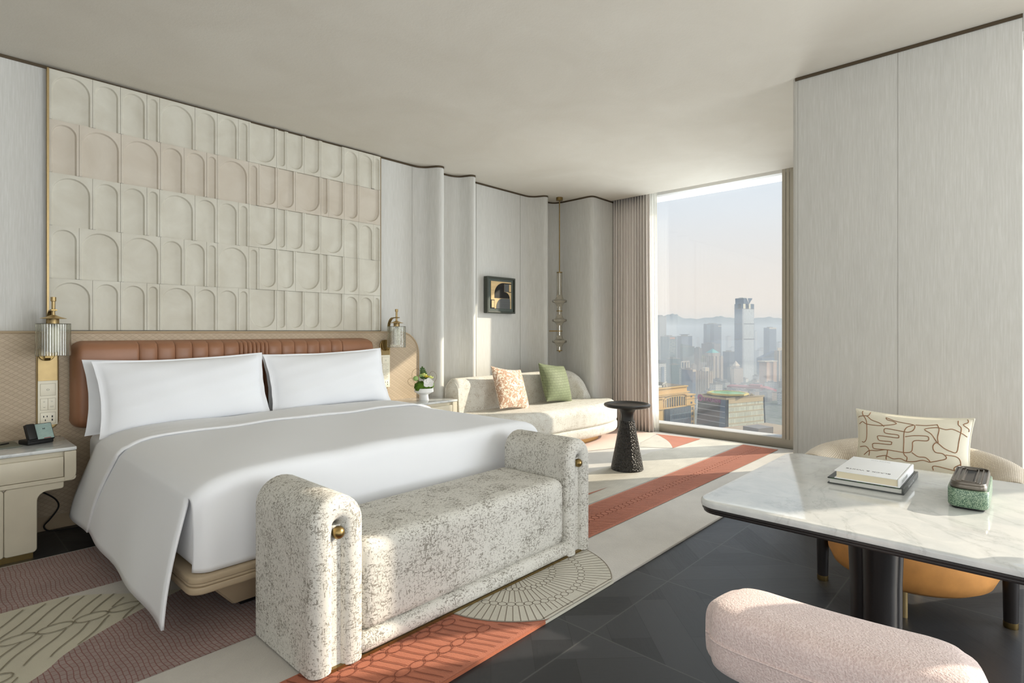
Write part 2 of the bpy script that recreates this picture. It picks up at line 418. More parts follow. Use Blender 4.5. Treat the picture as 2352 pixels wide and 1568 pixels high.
M_pink = plain('rug_blush_pile', (218, 188, 172), 0.95, spec=0.1, var=0.06, vscale=6, bmp=0.3, bscale=220, sheen=0.3)
M_fan = plain('rug_stone_pile', (190, 186, 172), 0.95, spec=0.1, var=0.05, vscale=8, bmp=0.3, bscale=260, sheen=0.2)
M_fanl = plain('rug_stone_carved_line', (138, 130, 118), 0.95)
M_frame = plain('champagne_aluminium', (182, 176, 162), 0.45, 0.1)
M_sill = plain('white_sill', (232, 232, 230), 0.4)
M_ebony = plain('ebonised_oak', (30, 26, 26), 0.38, var=0.25, vscale=30, stretch=(1, 1, 0.08), bmp=0.15, bscale=60)
M_dark = plain('dark_cast_metal', (34, 33, 32), 0.42, spec=0.5)
M_weave = m_brick('ribbed_weave', (216, 206, 190), (208, 197, 180), (172, 158, 138), 0.02, 0.0055, 0.0009, 0.5, 0, 0.0, 0.9, 0.5, 0.002, 0.04)
M_cream = plain('cream_linen', (226, 221, 204), 0.9, spec=0.2, bmp=0.12, bscale=500, bdist=0.001)
M_brown = plain('brown_embroidery', (150, 112, 82), 0.9)
M_green = m_brick('green_woven_silk', (124, 133, 101), (117, 126, 95), (74, 84, 58), 0.05, 0.028, 0.0011, 0.5, 0, 0, 0.6, 0.6, 0.004, 0.05, 'xz', 0.1, 0.0)
M_drape = plain('taupe_drape', (234, 227, 221), 0.9, spec=0.15, bmp=0.15, bscale=300, stretch=(1, 1, 0.3), bdist=0.001)
M_glass = m_thin_glass('window_glass', (0.97, 0.985, 0.985, 1), 0.02)
M_smoke = m_thin_glass('smoked_glass', (0.97, 0.94, 0.88, 1), 0.02)
M_ribg = m_thin_glass('ribbed_glass', (0.90, 0.90, 0.86, 1), 0.05, 0.12)
M_chair = None

def m_boucle():
    m, t, b = new_mat('blush_boucle'); v = coords(t)
    n = noise(t, v, 300, 2, 0.5, 0.4); big = noise(t, v, 10, 3)
    c = ramp(t, n, [(0.35, srgb(204, 182, 178)), (0.62, srgb(222, 204, 200))])
    k = ramp(t, big, [(0.3, g(0.93)), (0.7, g(1.02))])
    lk(t, mixc(t, 1.0, c, k, 'MULTIPLY'), b.inputs['Base Color']); b.inputs['Roughness'].default_value = 0.95; b.inputs['Specular IOR Level'].default_value = 0.15
    b.inputs['Sheen Weight'].default_value = 0.3
    bump(t, b, n, 0.45, 0.005); return m
M_chair = m_boucle()
def m_sheer():
    m, t, b = new_mat('white_sheer'); t.nodes.remove(b); out = t.nodes['Material Output']
    d = node(t, 'ShaderNodeBsdfDiffuse'); d.inputs[0].default_value = srgb(240, 240, 236)
    tl = node(t, 'ShaderNodeBsdfTranslucent'); tl.inputs[0].default_value = srgb(245, 243, 236)
    tr = node(t, 'ShaderNodeBsdfTransparent')
    a = node(t, 'ShaderNodeMixShader'); a.inputs[0].default_value = 0.5; lk(t, d.outputs[0], a.inputs[1]); lk(t, tl.outputs[0], a.inputs[2])
    c = node(t, 'ShaderNodeMixShader'); c.inputs[0].default_value = 0.12; lk(t, a.outputs[0], c.inputs[1]); lk(t, tr.outputs[0], c.inputs[2])
    lk(t, c.outputs[0], out.inputs['Surface']); return m
M_sheer = m_sheer()
def m_floral():
    m, t, b = new_mat('tan_velvet_floral'); v = coords(t)
    n1 = noise(t, v, 11, 2, 0.4, 3.2); n2 = noise(t, v, 24, 1, 0.4, 2.0)
    k = ramp(t, n1, [(0.42, g(0)), (0.45, g(1)), (0.56, g(1)), (0.59, g(0))])
    k2 = ramp(t, n2, [(0.60, g(0)), (0.63, g(1))])
    mk = math_(t, 'MAXIMUM', k, k2)
    lk(t, mixc(t, mk, srgb(228, 212, 192), srgb(176, 138, 110)), b.inputs['Base Color']); b.inputs['Roughness'].default_value = 0.8
    b.inputs['Sheen Weight'].default_value = 0.4; bump(t, b, mk, 0.3, 0.004); return m
M_floral = m_floral()
def m_hammer():
    m, t, b = new_mat('hammered_black_metal'); v = coords(t, (1, 1, 0.85))
    vo = node(t, 'ShaderNodeTexVoronoi'); vo.inputs['Scale'].default_value = 78; lk(t, v, vo.inputs['Vector'])
    b.inputs['Base Color'].default_value = srgb(40, 38, 36); b.inputs['Roughness'].default_value = 0.36
    bump(t, b, math_(t, 'SUBTRACT', 1.0, vo.outputs['Distance']), 1.0, 0.012); return m
M_hammer = m_hammer()
def m_shagreen():
    m, t, b = new_mat('green_shagreen'); v = coords(t)
    vo = node(t, 'ShaderNodeTexVoronoi'); vo.inputs['Scale'].default_value = 480; lk(t, v, vo.inputs['Vector'])
    k = ramp(t, vo.outputs['Distance'], [(0.36, srgb(160, 180, 154)), (0.50, srgb(76, 106, 86))])
    lk(t, k, b.inputs['Base Color']); b.inputs['Roughness'].default_value = 0.3; return m
M_shagreen = m_shagreen()

# ---------------------------------------------------------------- the room: floor, walls, ceiling
H = 2.81
b = MB(); b.box(-1.6, -4.55, -0.12, 4.10, 4.75, 0.0); b.box(4.10, 0.0, -0.12, 6.16, 4.75, 0.0)
struct(obj('floor', b, M_floor, smooth=None), 'dark oak parquet floor laid in large squares', 'floor')
b = MB(); b.box(-1.6, -4.55, H, 4.10, 4.75, H + 0.2); b.box(4.10, 0.0, H, 5.90, 4.75, H + 0.2); b.box(5.90, 0.0, H + 0.10, 6.6, 4.75, H + 0.2)
struct(obj('ceiling', b, M_ceil, smooth=None), 'beige textured plaster ceiling', 'ceiling')

nose = [(3.28, 4.38), (3.36, 4.374), (3.425, 4.335), (3.462, 4.27), (3.49, 4.222), (3.528, 4.203), (3.566, 4.22), (3.582, 4.27), (3.585, 4.38),
        (3.72, 4.382), (3.81, 4.372), (3.872, 4.335), (3.905, 4.27), (3.925, 4.222), (3.957, 4.203), (3.99, 4.22), (4.003, 4.27), (4.006, 4.38)]
nose2 = [(4.90, 4.38), (4.99, 4.374), (5.052, 4.335), (5.088, 4.27), (5.108, 4.222), (5.142, 4.203), (5.176, 4.22), (5.192, 4.27), (5.195, 4.395),
         (5.33, 4.40), (5.42, 4.392), (5.478, 4.355), (5.505, 4.28), (5.508, 4.18), (5.503, 4.0), (5.497, 3.87), (5.512, 3.818), (5.56, 3.80), (5.68, 3.803), (6.16, 3.81)]
curve = [Vector((-1.6, 4.38))] + catmull(nose, 5) + catmull(nose2, 5)
def wall_piece(name, x0, x1, pts, label, joints):
    b = MB(); b.prism([(p.x, p.y) for p in pts] + [(x1, 4.75), (x0, 4.75)], 0, H + 0.1); b.mi = 1
    for X in joints: b.box(X - 0.001, 4.3778, 0, X + 0.001, 4.381, H)
    struct(obj(name, b, [M_wall, M_joint], smooth=40, merge='keep'), label, 'wall')
kC = next(i for i, p in enumerate(curve) if p.x > 5.195 and p.y > 4.39)
kD = next(i for i, p in enumerate(curve) if i > kC and p.x > 5.535 and p.y < 3.83)
wall_piece('wall_back', -1.6, curve[1].x, curve[:2], 'pale grey linen wall behind the bed', (0.201,))
wall_piece('wall_back_fins', curve[1].x, curve[kC].x, curve[1:kC + 1], 'pale grey linen wall with three rounded vertical fins', (3.302, 4.155, 4.86))
wall_piece('wall_back_niche', curve[kC].x, curve[kD].x, curve[kC:kD + 1], 'pale grey curved corner niche behind the pendant lamp', ())
wall_piece('wall_back_return', curve[kD].x, 6.16, curve[kD:], 'pale grey rounded wall end beside the drape', ())
# thin bronze line where the walls meet the ceiling
b = MB(); lo, hi = H - 0.019, H - 0.001; n0 = len(curve)
off = []
for i, p in enumerate(curve):
    d = (curve[min(i + 1, n0 - 1)] - curve[max(i - 1, 0)]).normalized(); off.append(Vector((p.x + d.y * 0.004, p.y - d.x * 0.004)))
b.grid([[Vector((p.x, p.y, lo)) for p in off], [Vector((p.x, p.y, hi)) for p in off]])
b.grid([[Vector((p.x, p.y, lo)) for p in curve], [Vector((p.x, p.y, lo)) for p in off]])
struct(obj('trim_1', b, M_bronze, merge=True), 'dark bronze line between back wall and ceiling', 'trim')

# big pier between the windows, faced like the walls
b = MB(); b.prism(rrect(3.84, 0.03, 5.80, 1.12, 0.03, 5, (0.004, 0, 0, 0.03)), 0, H)
b.mi = 1
for Y in (0.557, 1.085): b.box(3.8393, Y - 0.0009, 0, 3.842, Y + 0.0009, H - 0.02)
struct(obj('wall_right', b, [M_wall, M_joint], smooth=40, merge='keep'), 'broad pale grey linen-covered pier between the windows', 'wall')
b = MB(); b.box(3.832, 0.03, H - 0.019, 3.842, 1.10, H - 0.001)
struct(obj('trim_2', b, M_bronze), 'dark bronze line above the pale grey pier', 'trim')
# structure beyond the pier and around the unseen windows
b = MB()
b.box(6.05, 0.0, 0, 6.5, 0.55, H + 0.1); b.box(5.80, 0.0, 0, 6.5, 0.30, H + 0.1)
b.box(3.84, -1.147, 0, 4.10, -0.357, H); b.box(3.84, -4.55, 0, 4.10, -4.40, H); b.box(3.84, -4.55, 2.72, 4.10, 0.03, H + 0.1)
struct(obj('wall_east', b, M_wall, smooth=None), 'pale wall piers beside the right-hand windows', 'wall')
b = MB(); b.box(-1.75, -4.55, 0, -1.6, 4.75, H + 0.1)
struct(obj('wall_west', b, M_wall, smooth=None), 'pale grey wall behind the camera', 'wall')
b = MB(); b.box(-1.6, -4.7, 0, 3.84, -4.55, H + 0.1)
struct(obj('wall_south', b, M_wall, smooth=None), 'pale grey side wall', 'wall')

# window by the sofa: frame, sill, pane, deep outer fins
w = thing('window_1', 'tall window with a view over the hazy city', 'window', (6.2, 2.5, 0)); w['kind'] = 'structure'
b = MB(); b.rbox(6.12, 1.12, 0.0, 6.30, 3.80, 0.094, 0.004, 2)
obj('bottom_rail', b, M_frame, w)
b = MB(); b.box(6.135, 1.12, 0.094, 6.32, 3.80, 0.102); obj('sill', b, M_sill, w, smooth=None)
b = MB()
for x0, x1, y0, y1 in ((6.115, 6.30, 1.845, 1.88), (6.13, 6.52, 1.56, 1.843), (6.115, 6.30, 1.81, 1.840), (6.115, 6.30, 1.60, 1.806)):
    b.box(x0, y0, 0.09, x1, y1, H + 0.1)
obj('mullion', b, M_frame, w, smooth=None)
b = MB(); b.box(6.12, 1.12, 2.835, 6.32, 3.80, H + 0.12); b.box(6.3, 1.12, 2.845, 6.5, 3.80, H + 0.12)
obj('head_frame', b, M_sill, w, smooth=None)
b = MB(); b.box(6.14, 3.60, 0.09, 6.5, 3.80, H + 0.1); obj('jamb', b, M_frame, w, smooth=None)
b = MB(); b.box(6.20, 1.88, 0.10, 6.206, 3.62, 2.84); obj('pane', b, M_glass, w, smooth=None)
b = MB(); b.box(6.20, 0.55, 0.10, 6.206, 1.56, 2.84); obj('pane', b, M_glass, w, smooth=None)

# curtain and sheer
def ripple(y0, y1, xc, amp, n, z0, z1, flare=0.0, seed=1):
    rnd = random.Random(seed); N = n * 12; ph = [rnd.uniform(-0.5, 0.5) for _ in range(6)]
    P = []
    for j in range(9):
        v = j / 8; z = z0 + (z1 - z0) * v; row = []
        for i in range(N + 1):
            u = i / N; a = 2 * pi * n * u + 0.5 * sin(2 * pi * u * 1.3 + ph[0]) + 0.15 * (1 - v) * sin(7 * u + ph[1])
            y = y0 + (y1 - y0) * u + 0.010 * sin(2 * a + 0.6); x = xc + amp * (0.8 + 0.25 * sin(9 * u + ph[2])) * sin(a) * (1.0 - 0.25 * v)
            y -= flare * (1 - v) ** 2 * (1 - u) ** 3
            row.append(Vector((x, y, z)))
        P.append(row)
    return P
b = MB(); b.grid(ripple(3.315, 3.80, 5.965, 0.042, 13, 0.012, H + 0.07, 0.05, 3))
c = obj('curtain', b, M_drape, smooth=80, solid=0.004); tag(c, 'taupe pleated full-length drape drawn beside the tall window', 'curtain')
b = MB(); b.grid(ripple(3.268, 3.45, 6.05, 0.020, 5, 0.012, H + 0.07, 0.03, 5))
c = obj('sheer_curtain', b, M_sheer, smooth=80); tag(c, 'white sheer curtain bunched beside the taupe drape', 'curtain')
b = MB(); b.box(5.93, 3.10, H + 0.075, 6.09, 3.80, H + 0.099)
struct(obj('trim_3', b, M_sill, smooth=None), 'white curtain track in the ceiling slot', 'trim')

# ---------------------------------------------------------------- headboard wall: arch tiles and woven leather dado
def arch_tile(mb, x0, x1, z0, z1, down):
    """plaster tile with a sunk arch that is open to the tile edge; sunk face 10 mm behind the rim"""
    fy, dep = 4.348, 0.015; e = 0.0008
    x0 += e; x1 -= e; z0 += e; z1 -= e
    mar = 0.011 if x1 - x0 > 0.09 else 0.009
    ax0, ax1 = x0 + mar, x1 - mar; r = (ax1 - ax0) / 2; cx = (ax0 + ax1) / 2; top = z1 - 0.019; cz = top - r
    flipz = (lambda z: z) if not down else (lambda z: z0 + z1 - z)
    inner = [(ax0, z0), (ax0, (z0 + cz) / 2)]; outer = [(x0, z0), (x0, (z0 + cz) / 2)]
    n = 14
    for k in range(n + 1):
        a = pi - pi * k / n; c, s_ = cos(a), sin(a)
        inner.append((cx + r * c, cz + r * s_))
        t = min(((x1 - cx) / abs(c)) if abs(c) > 1e-6 else 1e9, ((z1 - cz) / s_) if s_ > 1e-6 else 1e9)
        outer.append((cx + t * c, cz + t * s_))
    inner += [(ax1, (z0 + cz) / 2), (ax1, z0)]; outer += [(x1, (z0 + cz) / 2), (x1, z0)]
    # put the two upper corners in exactly
    outer[min(range(2, 2 + n + 1), key=lambda i: (outer[i][0] - x0) ** 2 + (outer[i][1] - z1) ** 2)] = (x0, z1)
    outer[min(range(2, 2 + n + 1), key=lambda i: (outer[i][0] - x1) ** 2 + (outer[i][1] - z1) ** 2)] = (x1, z1)
    def inset(p, k):
        x, z = p
        if z <= cz: return (x + k * (1 if x < cx else -1), z)
        d = Vector((x - cx, z - cz)); L = d.length; d = d * ((L - k) / L); return (cx + d.x, cz + d.y)
    loops = [[Vector((x, fy + 0.03, flipz(z))) for x, z in outer], [Vector((x, fy, flipz(z))) for x, z in outer], [Vector((x, fy, flipz(z))) for x, z in inner]]
    for k, d in ((0.0022, 0.0018), (0.0042, 0.0075), (0.0062, 0.0132), (0.0090, dep)):
        loops.append([Vector((*inset(p, k), 0)) for p in inner]); loops[-1] = [Vector((q.x, fy + d, flipz(q.y))) for q in loops[-1]]
    mb.grid(loops)
    o = len(mb.v); L = loops[-1]; mb.v += [tuple(p) for p in L]; mb.f.append(tuple(range(o, o + len(L)))); mb.m.append(mb.mi)
XA = [0.575, 0.79, 0.937, 1.086, 1.16, 1.38, 1.528, 1.677, 1.754, 1.967, 2.046, 2.194, 2.339, 2.552, 2.699, 2.85, 2.924]
DA = [0] * 8 + [1] * 5 + [0] * 3
XB = [0.575, 0.722, 0.941, 1.166, 1.311, 1.457, 1.53, 1.752, 1.828, 1.972, 2.119, 2.341, 2.411, 2.558, 2.701, 2.924]
DB = [0] * 8 + [1] * 7
ZR = [2.791, 2.487, 2.166, 1.8445, 1.5235, 1.208]
b = MB()
for r in range(5):
    X, D = (XA, DA) if r % 2 == 0 else (XB, DB); b.mi = 1 if r == 1 else 0
    for i in range(len(X) - 1): arch_tile(b, X[i], X[i + 1], ZR[r + 1], ZR[r], D[i])
b.mi = 2; b.box(0.575, 4.372, 1.20, 2.924, 4.379, 2.79)
o = obj('arch_tile_panel', b, [M_tile, M_tile2, M_joint], smooth=30, merge='keep')
tag(o, 'cream plaster relief panel of arched tiles above the headboard', 'wall panel')
b = MB(); b.box(0.565, 4.340, 1.20, 0.575, 4.379, 2.79)
tag(obj('brass_strip', b, M_brass, smooth=None), 'thin upright brass strip along the left edge of the tile panel', 'trim strip')
b = MB(); b.box(2.9245, 4.346, 1.20, 2.929, 4.379, 2.79)
tag(obj('brass_strip', b, M_brass, smooth=None), 'thin upright brass strip along the right edge of the tile panel', 'trim strip')

wn = thing('wainscot', 'beige woven leather panel behind the bed with a rounded right end', 'wall panel', (1.4, 4.36, 0))
prof = rrect(-1.6, 0.09, 3.345, 1.195, 0.21, 12, (0, 0, 0.21, 0))
RX = Matrix.Translation((0, 4.379, 0)) @ Matrix.Rotation(radians(90), 4, 'X')      # (x, y) -> (x, z), thickness towards the room
b = MB(); b.prism(prof, 0.0, 0.044, RX); obj('panel', b, M_dado, wn, smooth=40)
edge = [p for p in prof if p[1] > 0.5 or p[0] > 3.3]
edge = [(3.345, 0.09)] + [p for p in prof if p[0] > 3.1 and p[1] > 0.9] + [(-1.6, 1.195)]
b = MB(); b.tube([(x, 4.336, z) for x, z in edge], 0.008, 8); obj('edge_trim', b, M_dadotrim, wn)
b = MB(); b.box(-1.6, 4.352, 0.0, 3.35, 4.379, 0.09)
struct(obj('baseboard_back', b, M_dadotrim, smooth=None), 'low beige baseboard under the leather panel', 'baseboard')

# ---------------------------------------------------------------- rug
def arcpts(cx, cy, r, a0, a1, n=24): return [(cx + r * cos(radians(a0 + (a1 - a0) * k / n)), cy + r * sin(radians(a0 + (a1 - a0) * k / n))) for k in range(n + 1)]
b = MB(); b.rprism(rrect(-0.35, 1.46, 6.05, 3.80, 0.02, 3), 0.0005, 0.0125, 0.001, 0.0025, 3)
zt = [0.0126]
def patch(mi, pts):
    b.mi = mi; zt[0] += 0.00035; o = len(b.v); b.v += [(x, y, zt[0]) for x, y in pts]; b.f.append(tuple(range(o, o + len(pts)))); b.m.append(mi)
sm = lambda pts, n=5: [(p.x, p.y) for p in catmull(pts, n)]
leaf_low = sm([(-0.34, 2.22), (-0.05, 2.27), (0.284, 2.49), (0.395, 2.609), (0.537, 2.708), (0.668, 2.782), (0.86, 2.87)])
leaf_up = sm([(0.86, 2.87), (0.713, 2.967), (0.547, 3.121), (0.448, 3.172), (0.30, 3.178), (-0.34, 3.178)])
patch(1, [(-0.34, 3.18), (3.2, 3.18), (3.2, 3.79), (-0.34, 3.79)])
patch(2, leaf_low + leaf_up[1:])
patch(1, [(-0.34, 2.22), (1.9, 2.22), (1.9, 3.1), (1.2, 3.0)] + leaf_low[::-1])
patch(3, [(-0.34, 1.461), (1.80, 1.461), (1.62, 1.862), (-0.34, 1.862)])
patch(4, [(2.95, 2.225), (6.04, 2.225), (6.04, 2.668), (5.278, 2.668), (5.0, 2.74), (4.3, 2.72), (2.95, 2.72)])
patch(4, [(5.28, 2.672)] + sm([(5.278, 2.669), (5.44, 2.77), (5.61, 2.90), (5.76, 3.05), (5.884, 3.184)])[1:] + [(5.85, 3.15), (5.57, 3.10), (5.32, 3.05), (5.1, 2.95)])
patch(3, [(5.95, 2.672), (5.884, 3.184)] + sm([(5.884, 3.184), (5.76, 3.05), (5.61, 2.90), (5.44, 2.77), (5.278, 2.669)])[1:])
patch(5, [(4.1, 3.36), (4.583, 3.221), (4.83, 3.12), (5.046, 3.055), (5.3, 3.055), (5.568, 3.101), (5.9, 3.19), (5.9, 3.79), (4.1, 3.79)])
patch(3, [(2.25, 1.862), (5.93, 1.858), (5.95, 2.212), (2.25, 2.212)])
patch(3, [(2.95, 2.345), (3.62, 2.36), (3.40, 2.375), (2.95, 2.40)])
for mi_, xa_, xb_ in ((3, -0.345, 1.775), (6, 1.775, 2.285)):      # coloured pile shows on the cut edge too
    b.mi = mi_; b.box(xa_, 1.4585, 0.001, xb_, 1.4625, 0.0128)
fc, fr = (2.03, 1.88), 0.487
fan = [(x, max(y, 1.4612)) for x, y in arcpts(*fc, fr, 180, 360, 60)]
patch(6, fan + [(2.517, 1.95), (1.543, 1.95)])
zt[0] += 0.0004; b.mi = 7
def strip(pts, wd):
    P = [Vector(p) for p in pts if p[1] > 1.463]
    if len(P) < 2: return
    L = []; R = []
    for i, p in enumerate(P):
        d = (P[min(i + 1, len(P) - 1)] - P[max(i - 1, 0)]).normalized(); q = Vector((-d.y, d.x)) * wd / 2
        L.append((p.x + q.x, p.y + q.y, zt[0])); R.append((p.x - q.x, p.y - q.y, zt[0]))
    b.grid([L, R])
strip(arcpts(*fc, fr - 0.004, 180, 360, 60), 0.006)
for i, (r0, r1, n) in enumerate(((0.355, 0.482, 46), (0.215, 0.32, 34), (0.09, 0.18, 22))):
    for k in range(n + 1):
        a = radians(180 + 180 * (k + 0.5 * (i % 2)) / n); strip([(fc[0] + r * cos(a), fc[1] + r * sin(a)) for r in (r0, (r0 + r1) / 2, r1)], 0.0045)
    rm = r0 - 0.017
    m = int(n * 0.62)
    for k in range(m):
        a = radians(180 + 180 * (k + 0.5) / m); c = (fc[0] + rm * cos(a), fc[1] + rm * sin(a)); da = pi * rm / m * 0.5
        ring = []
        for q in range(13):
            t = 2 * pi * q / 12; u, v = da * cos(t), 0.017 * sin(t)
            ring.append((c[0] - sin(a) * u + cos(a) * v, c[1] + cos(a) * u + sin(a) * v))
        strip(ring, 0.004)
def inside(p, poly):
    c = False; n = len(poly)
    for i in range(n):
        (x1, y1), (x2, y2) = poly[i], poly[(i + 1) % n]
        if (y1 > p[1]) != (y2 > p[1]) and p[0] < (x2 - x1) * (p[1] - y1) / (y2 - y1) + x1: c = not c
    return c
def carve(poly, rows, dx, slope, wd, x0, x1, oval, wob_=0.0012):
    """slanting cut lines between chains of ovals; rows = y of each chain from bottom to top"""
    for k in range(len(rows) - 1):
        ya, yb = rows[k] + (oval if k else 0), rows[k + 1] - (oval if k + 1 < len(rows) - 1 else 0); n = int((x1 - x0) / dx)
        for i in range(n + 1):
            xs = x0 + i * dx + 0.5 * dx * (k % 2) + RC.uniform(-0.1, 0.1) * dx; pts = []
            for q in range(9):
                t = q / 8; p = (xs + slope * (ya + (yb - ya) * t - rows[0]) + wob_ * sin(7 * t + i), ya + (yb - ya) * t)
                if inside(p, poly): pts.append(p)
                elif len(pts) > 1: break
            if len(pts) > 2: strip(pts, wd)
    for k in range(1, len(rows) - 1):
        w_ = dx * 1.55; n = int((x1 - x0) / w_)
        for i in range(n):
            c = (x0 + (i + 0.5) * w_ + slope * (rows[k] - rows[0]), rows[k])
            ring = [(c[0] + (w_ * 0.49) * cos(2 * pi * q / 14), c[1] + oval * sin(2 * pi * q / 14)) for q in range(15)]
            if all(inside(p, poly) for p in ring): strip(ring, wd)
RC = random.Random(21)
band = [(2.25, 1.864), (5.93, 1.860), (5.95, 2.210), (2.25, 2.210)]
b.mi = 8; zt[0] += 0.0002
carve(band, [1.862, 2.035, 2.212], 0.034, -0.62, 0.0034, 2.0, 6.3, 0.026)
carve([(-0.34, 1.463), (1.77, 1.463), (1.72, 1.50), (1.625, 1.60), (1.57, 1.70), (1.54, 1.80), (1.535, 1.862), (-0.34, 1.862)], [1.46, 1.60, 1.74, 1.88], 0.042, -0.45, 0.0036, -0.3, 2.0, 0.020)
b.mi = 9
carve(leaf_low + leaf_up[1:], [2.20, 2.58, 2.86, 3.18], 0.075, 0.75, 0.0055, -1.2, 0.9, 0.036, 0.006)
o = obj('rug', b, [M_rug, M_mauve, M_leaf, M_rust, M_rugl, M_pink, M_fan, M_fanl, plain('rug_rust_line', (122, 64, 44), 0.95), plain('rug_leaf_line', (132, 124, 104), 0.95)], smooth=40, merge=False)
tag(o, 'large patterned rug in rust, mauve and grey under bed and sofa', 'rug')

# ---------------------------------------------------------------- headboard and bed
seams = [0.668, 1.01, 1.114, 1.217, 1.322, 1.424, 1.527, 1.631, 1.659, 1.692, 1.724, 1.752, 1.783, 1.814, 1.843, 1.946, 2.048, 2.152, 2.256, 2.361, 2.461, 2.785]
b = MB(); HZ0, HZ1, HY = 0.60, 1.142, 4.334
for i in range(len(seams) - 1):
    x0, x1 = seams[i], seams[i + 1]; e = 0.0006; wd = x1 - x0
    rs = (0.07 if i == 0 else 0.0, 0.07 if i == len(seams) - 2 else 0.0, 0.07 if i == len(seams) - 2 else 0.0, 0.07 if i == 0 else 0.0)
    n = 8
    # front surface grid with rolled top/bottom and channels between the seams
    def outl(x):
        z0, z1 = HZ0, HZ1
        for k, (cx, sgn) in enumerate(((seams[0], 1), (seams[-1], -1))):
            d = (x - cx) * sgn
            if d < 0.07: q = 0.07 - sqrt(max(0, 0.07 ** 2 - (0.07 - max(d, 0)) ** 2)); z0, z1 = HZ0 + q, HZ1 - q
        return z0, z1
    rows = []; N = max(6, int(wd / 0.012)); nz = 14
    for j in range(nz + 1):
        row = []
        for k in range(N + 1):
            t = (1 - cos(pi * k / N)) / 2; x = x0 + e + (wd - 2 * e) * t; z0, z1 = outl(x); v = (1 - cos(pi * j / nz)) / 2
            z = z0 + (z1 - z0) * v
            dz = min(z - z0, z1 - z); ez = 1 - max(0, 1 - dz / 0.045)
            fz = sqrt(max(0, 1 - (1 - ez) ** 2))
            dx = min(x - x0, x1 - x); rr = 0.014
            if i == 0 and x - x0 < x1 - x: dx, rr = x - x0, 0.045
            if i == len(seams) - 2 and x1 - x < x - x0: dx, rr = x1 - x, 0.045
            ex = min(1, dx / rr); fx = sqrt(max(0, 1 - (1 - ex) ** 2))
            dep = 0.085 if rr == 0.045 else 0.0
            D = 0.128 * fz * (fx if rr == 0.045 else (0.93 + 0.07 * fx)) + (0.006 * sin(pi * t) * fz)
            row.append(Vector((x, HY - D, z)))
        rows.append(row)
    b.grid(rows)
b.box(0.72, HY - 0.02, HZ0 + 0.03, 2.73, HY, HZ1 - 0.03)
hb = obj('headboard', b, M_leather, smooth=50, merge='keep')
tag(hb, 'tan leather headboard with stitched vertical channels', 'headboard')

bed = thing('bed', 'wide bed with white mattress on a beige leather platform', 'bed', (1.76, 3.3, 0))
b = MB(); b.box(0.98, 2.52, 0.014, 2.54, 4.26, 0.062); obj('plinth', b, M_black, bed, smooth=None)
b = MB(); P0 = rrect(0.80, 2.37, 2.72, 4.30, 0.01, 1); P1 = rrect(0.92, 2.445, 2.60, 4.28, 0.01, 1)
n = len(P0); b.add([(x, y, 0.062) for x, y in P1] + [(x, y, 0.20) for x, y in P0], [tuple(range(n - 1, -1, -1)), tuple(range(n, 2 * n))] + [(i, (i + 1) % n, n + (i + 1) % n, n + i) for i in range(n)])
obj('base', b, M_taupe, bed, smooth=30)
b = MB(); b.rprism(rrect(0.722, 2.322, 2.80, 4.31, 0.055, 6), 0.190, 0.219, 0.010, 0.006, 3); b.rprism(rrect(0.728, 2.328, 2.794, 4.31, 0.055, 6), 0.2195, 0.232, 0.004, 0.004, 3); b.rprism(rrect(0.726, 2.326, 2.796, 4.31, 0.055, 6), 0.2325, 0.258, 0.004, 0.008, 3)
obj('platform_rail', b, M_taupe, bed)
b = MB(); b.rbox(0.752, 2.352, 0.250, 2.77, 4.27, 0.585, 0.060, 6); obj('mattress', b, M_white2, bed)

# duvet: crowned top, front face tucked down at the foot, side flaps hanging almost to the floor
rnd = random.Random(4)
def wob(x, y, s=1.0): return s * (0.006 * sin(3.1 * x + 1.7 * y) + 0.004 * sin(7.3 * x - 5.1 * y + 1) + 0.002 * sin(17 * x + 13 * y))
def toppt(u, y):
    """duvet top across the bed, u from 0 (left shoulder) to 1 (right shoulder)"""
    x = 0.737 + (2.815 - 0.737) * u
    ed = min(u, 1 - u) * 2.078
    z = 0.553 + 0.062 * (1 - math.exp(-ed / 0.055)) + 0.035 * (1 - math.exp(-ed / 0.35))
    return x, z + wob(x, y, min(1, ed / 0.3))
def foot(x, z, s, u):
    """front face of the duvet: s from 0 (start of the rounded edge) down to 1"""
    R = 0.06; L = R * pi / 2; tot = L + (z - R - 0.262); d = s * tot
    cor = max(0.0, 1 - min(u, 1 - u) * 2.078 / 0.07)
    if d < L:
        a = d / R; y = 2.405 - R * sin(a); zz = z - R * (1 - cos(a))
    else:
        y = 2.345 - 0.012 * sin(pi * (d - L) / (tot - L)) + 0.004 * sin(9 * x); zz = z - R - (d - L)
    y += 0.045 * cor ** 2 * min(1, s * 2.2)
    xx = x + (0.010 if u < 0.5 else -0.010) * cor * min(1, s * 2)
    return Vector((xx, y, zz))
du = [0, 0.003, 0.007, 0.013, 0.02, 0.03, 0.045, 0.07, 0.1] + [0.1 + 0.8 * k / 26 for k in range(1, 26)] + [0.9, 0.93, 0.955, 0.97, 0.98, 0.987, 0.993, 0.997, 1]
P = []
for k in range(31):
    y = 3.62 - (3.62 - 2.405) * k / 30; P.append([Vector((x, y, z)) for x, z in (toppt(u, y) for u in du)])
for k in range(1, 19):
    row = []
    for u in du:
        x, z = toppt(u, 2.405); row.append(foot(x, z, k / 18, u))
    P.append(row)
b = MB(); b.grid(P)
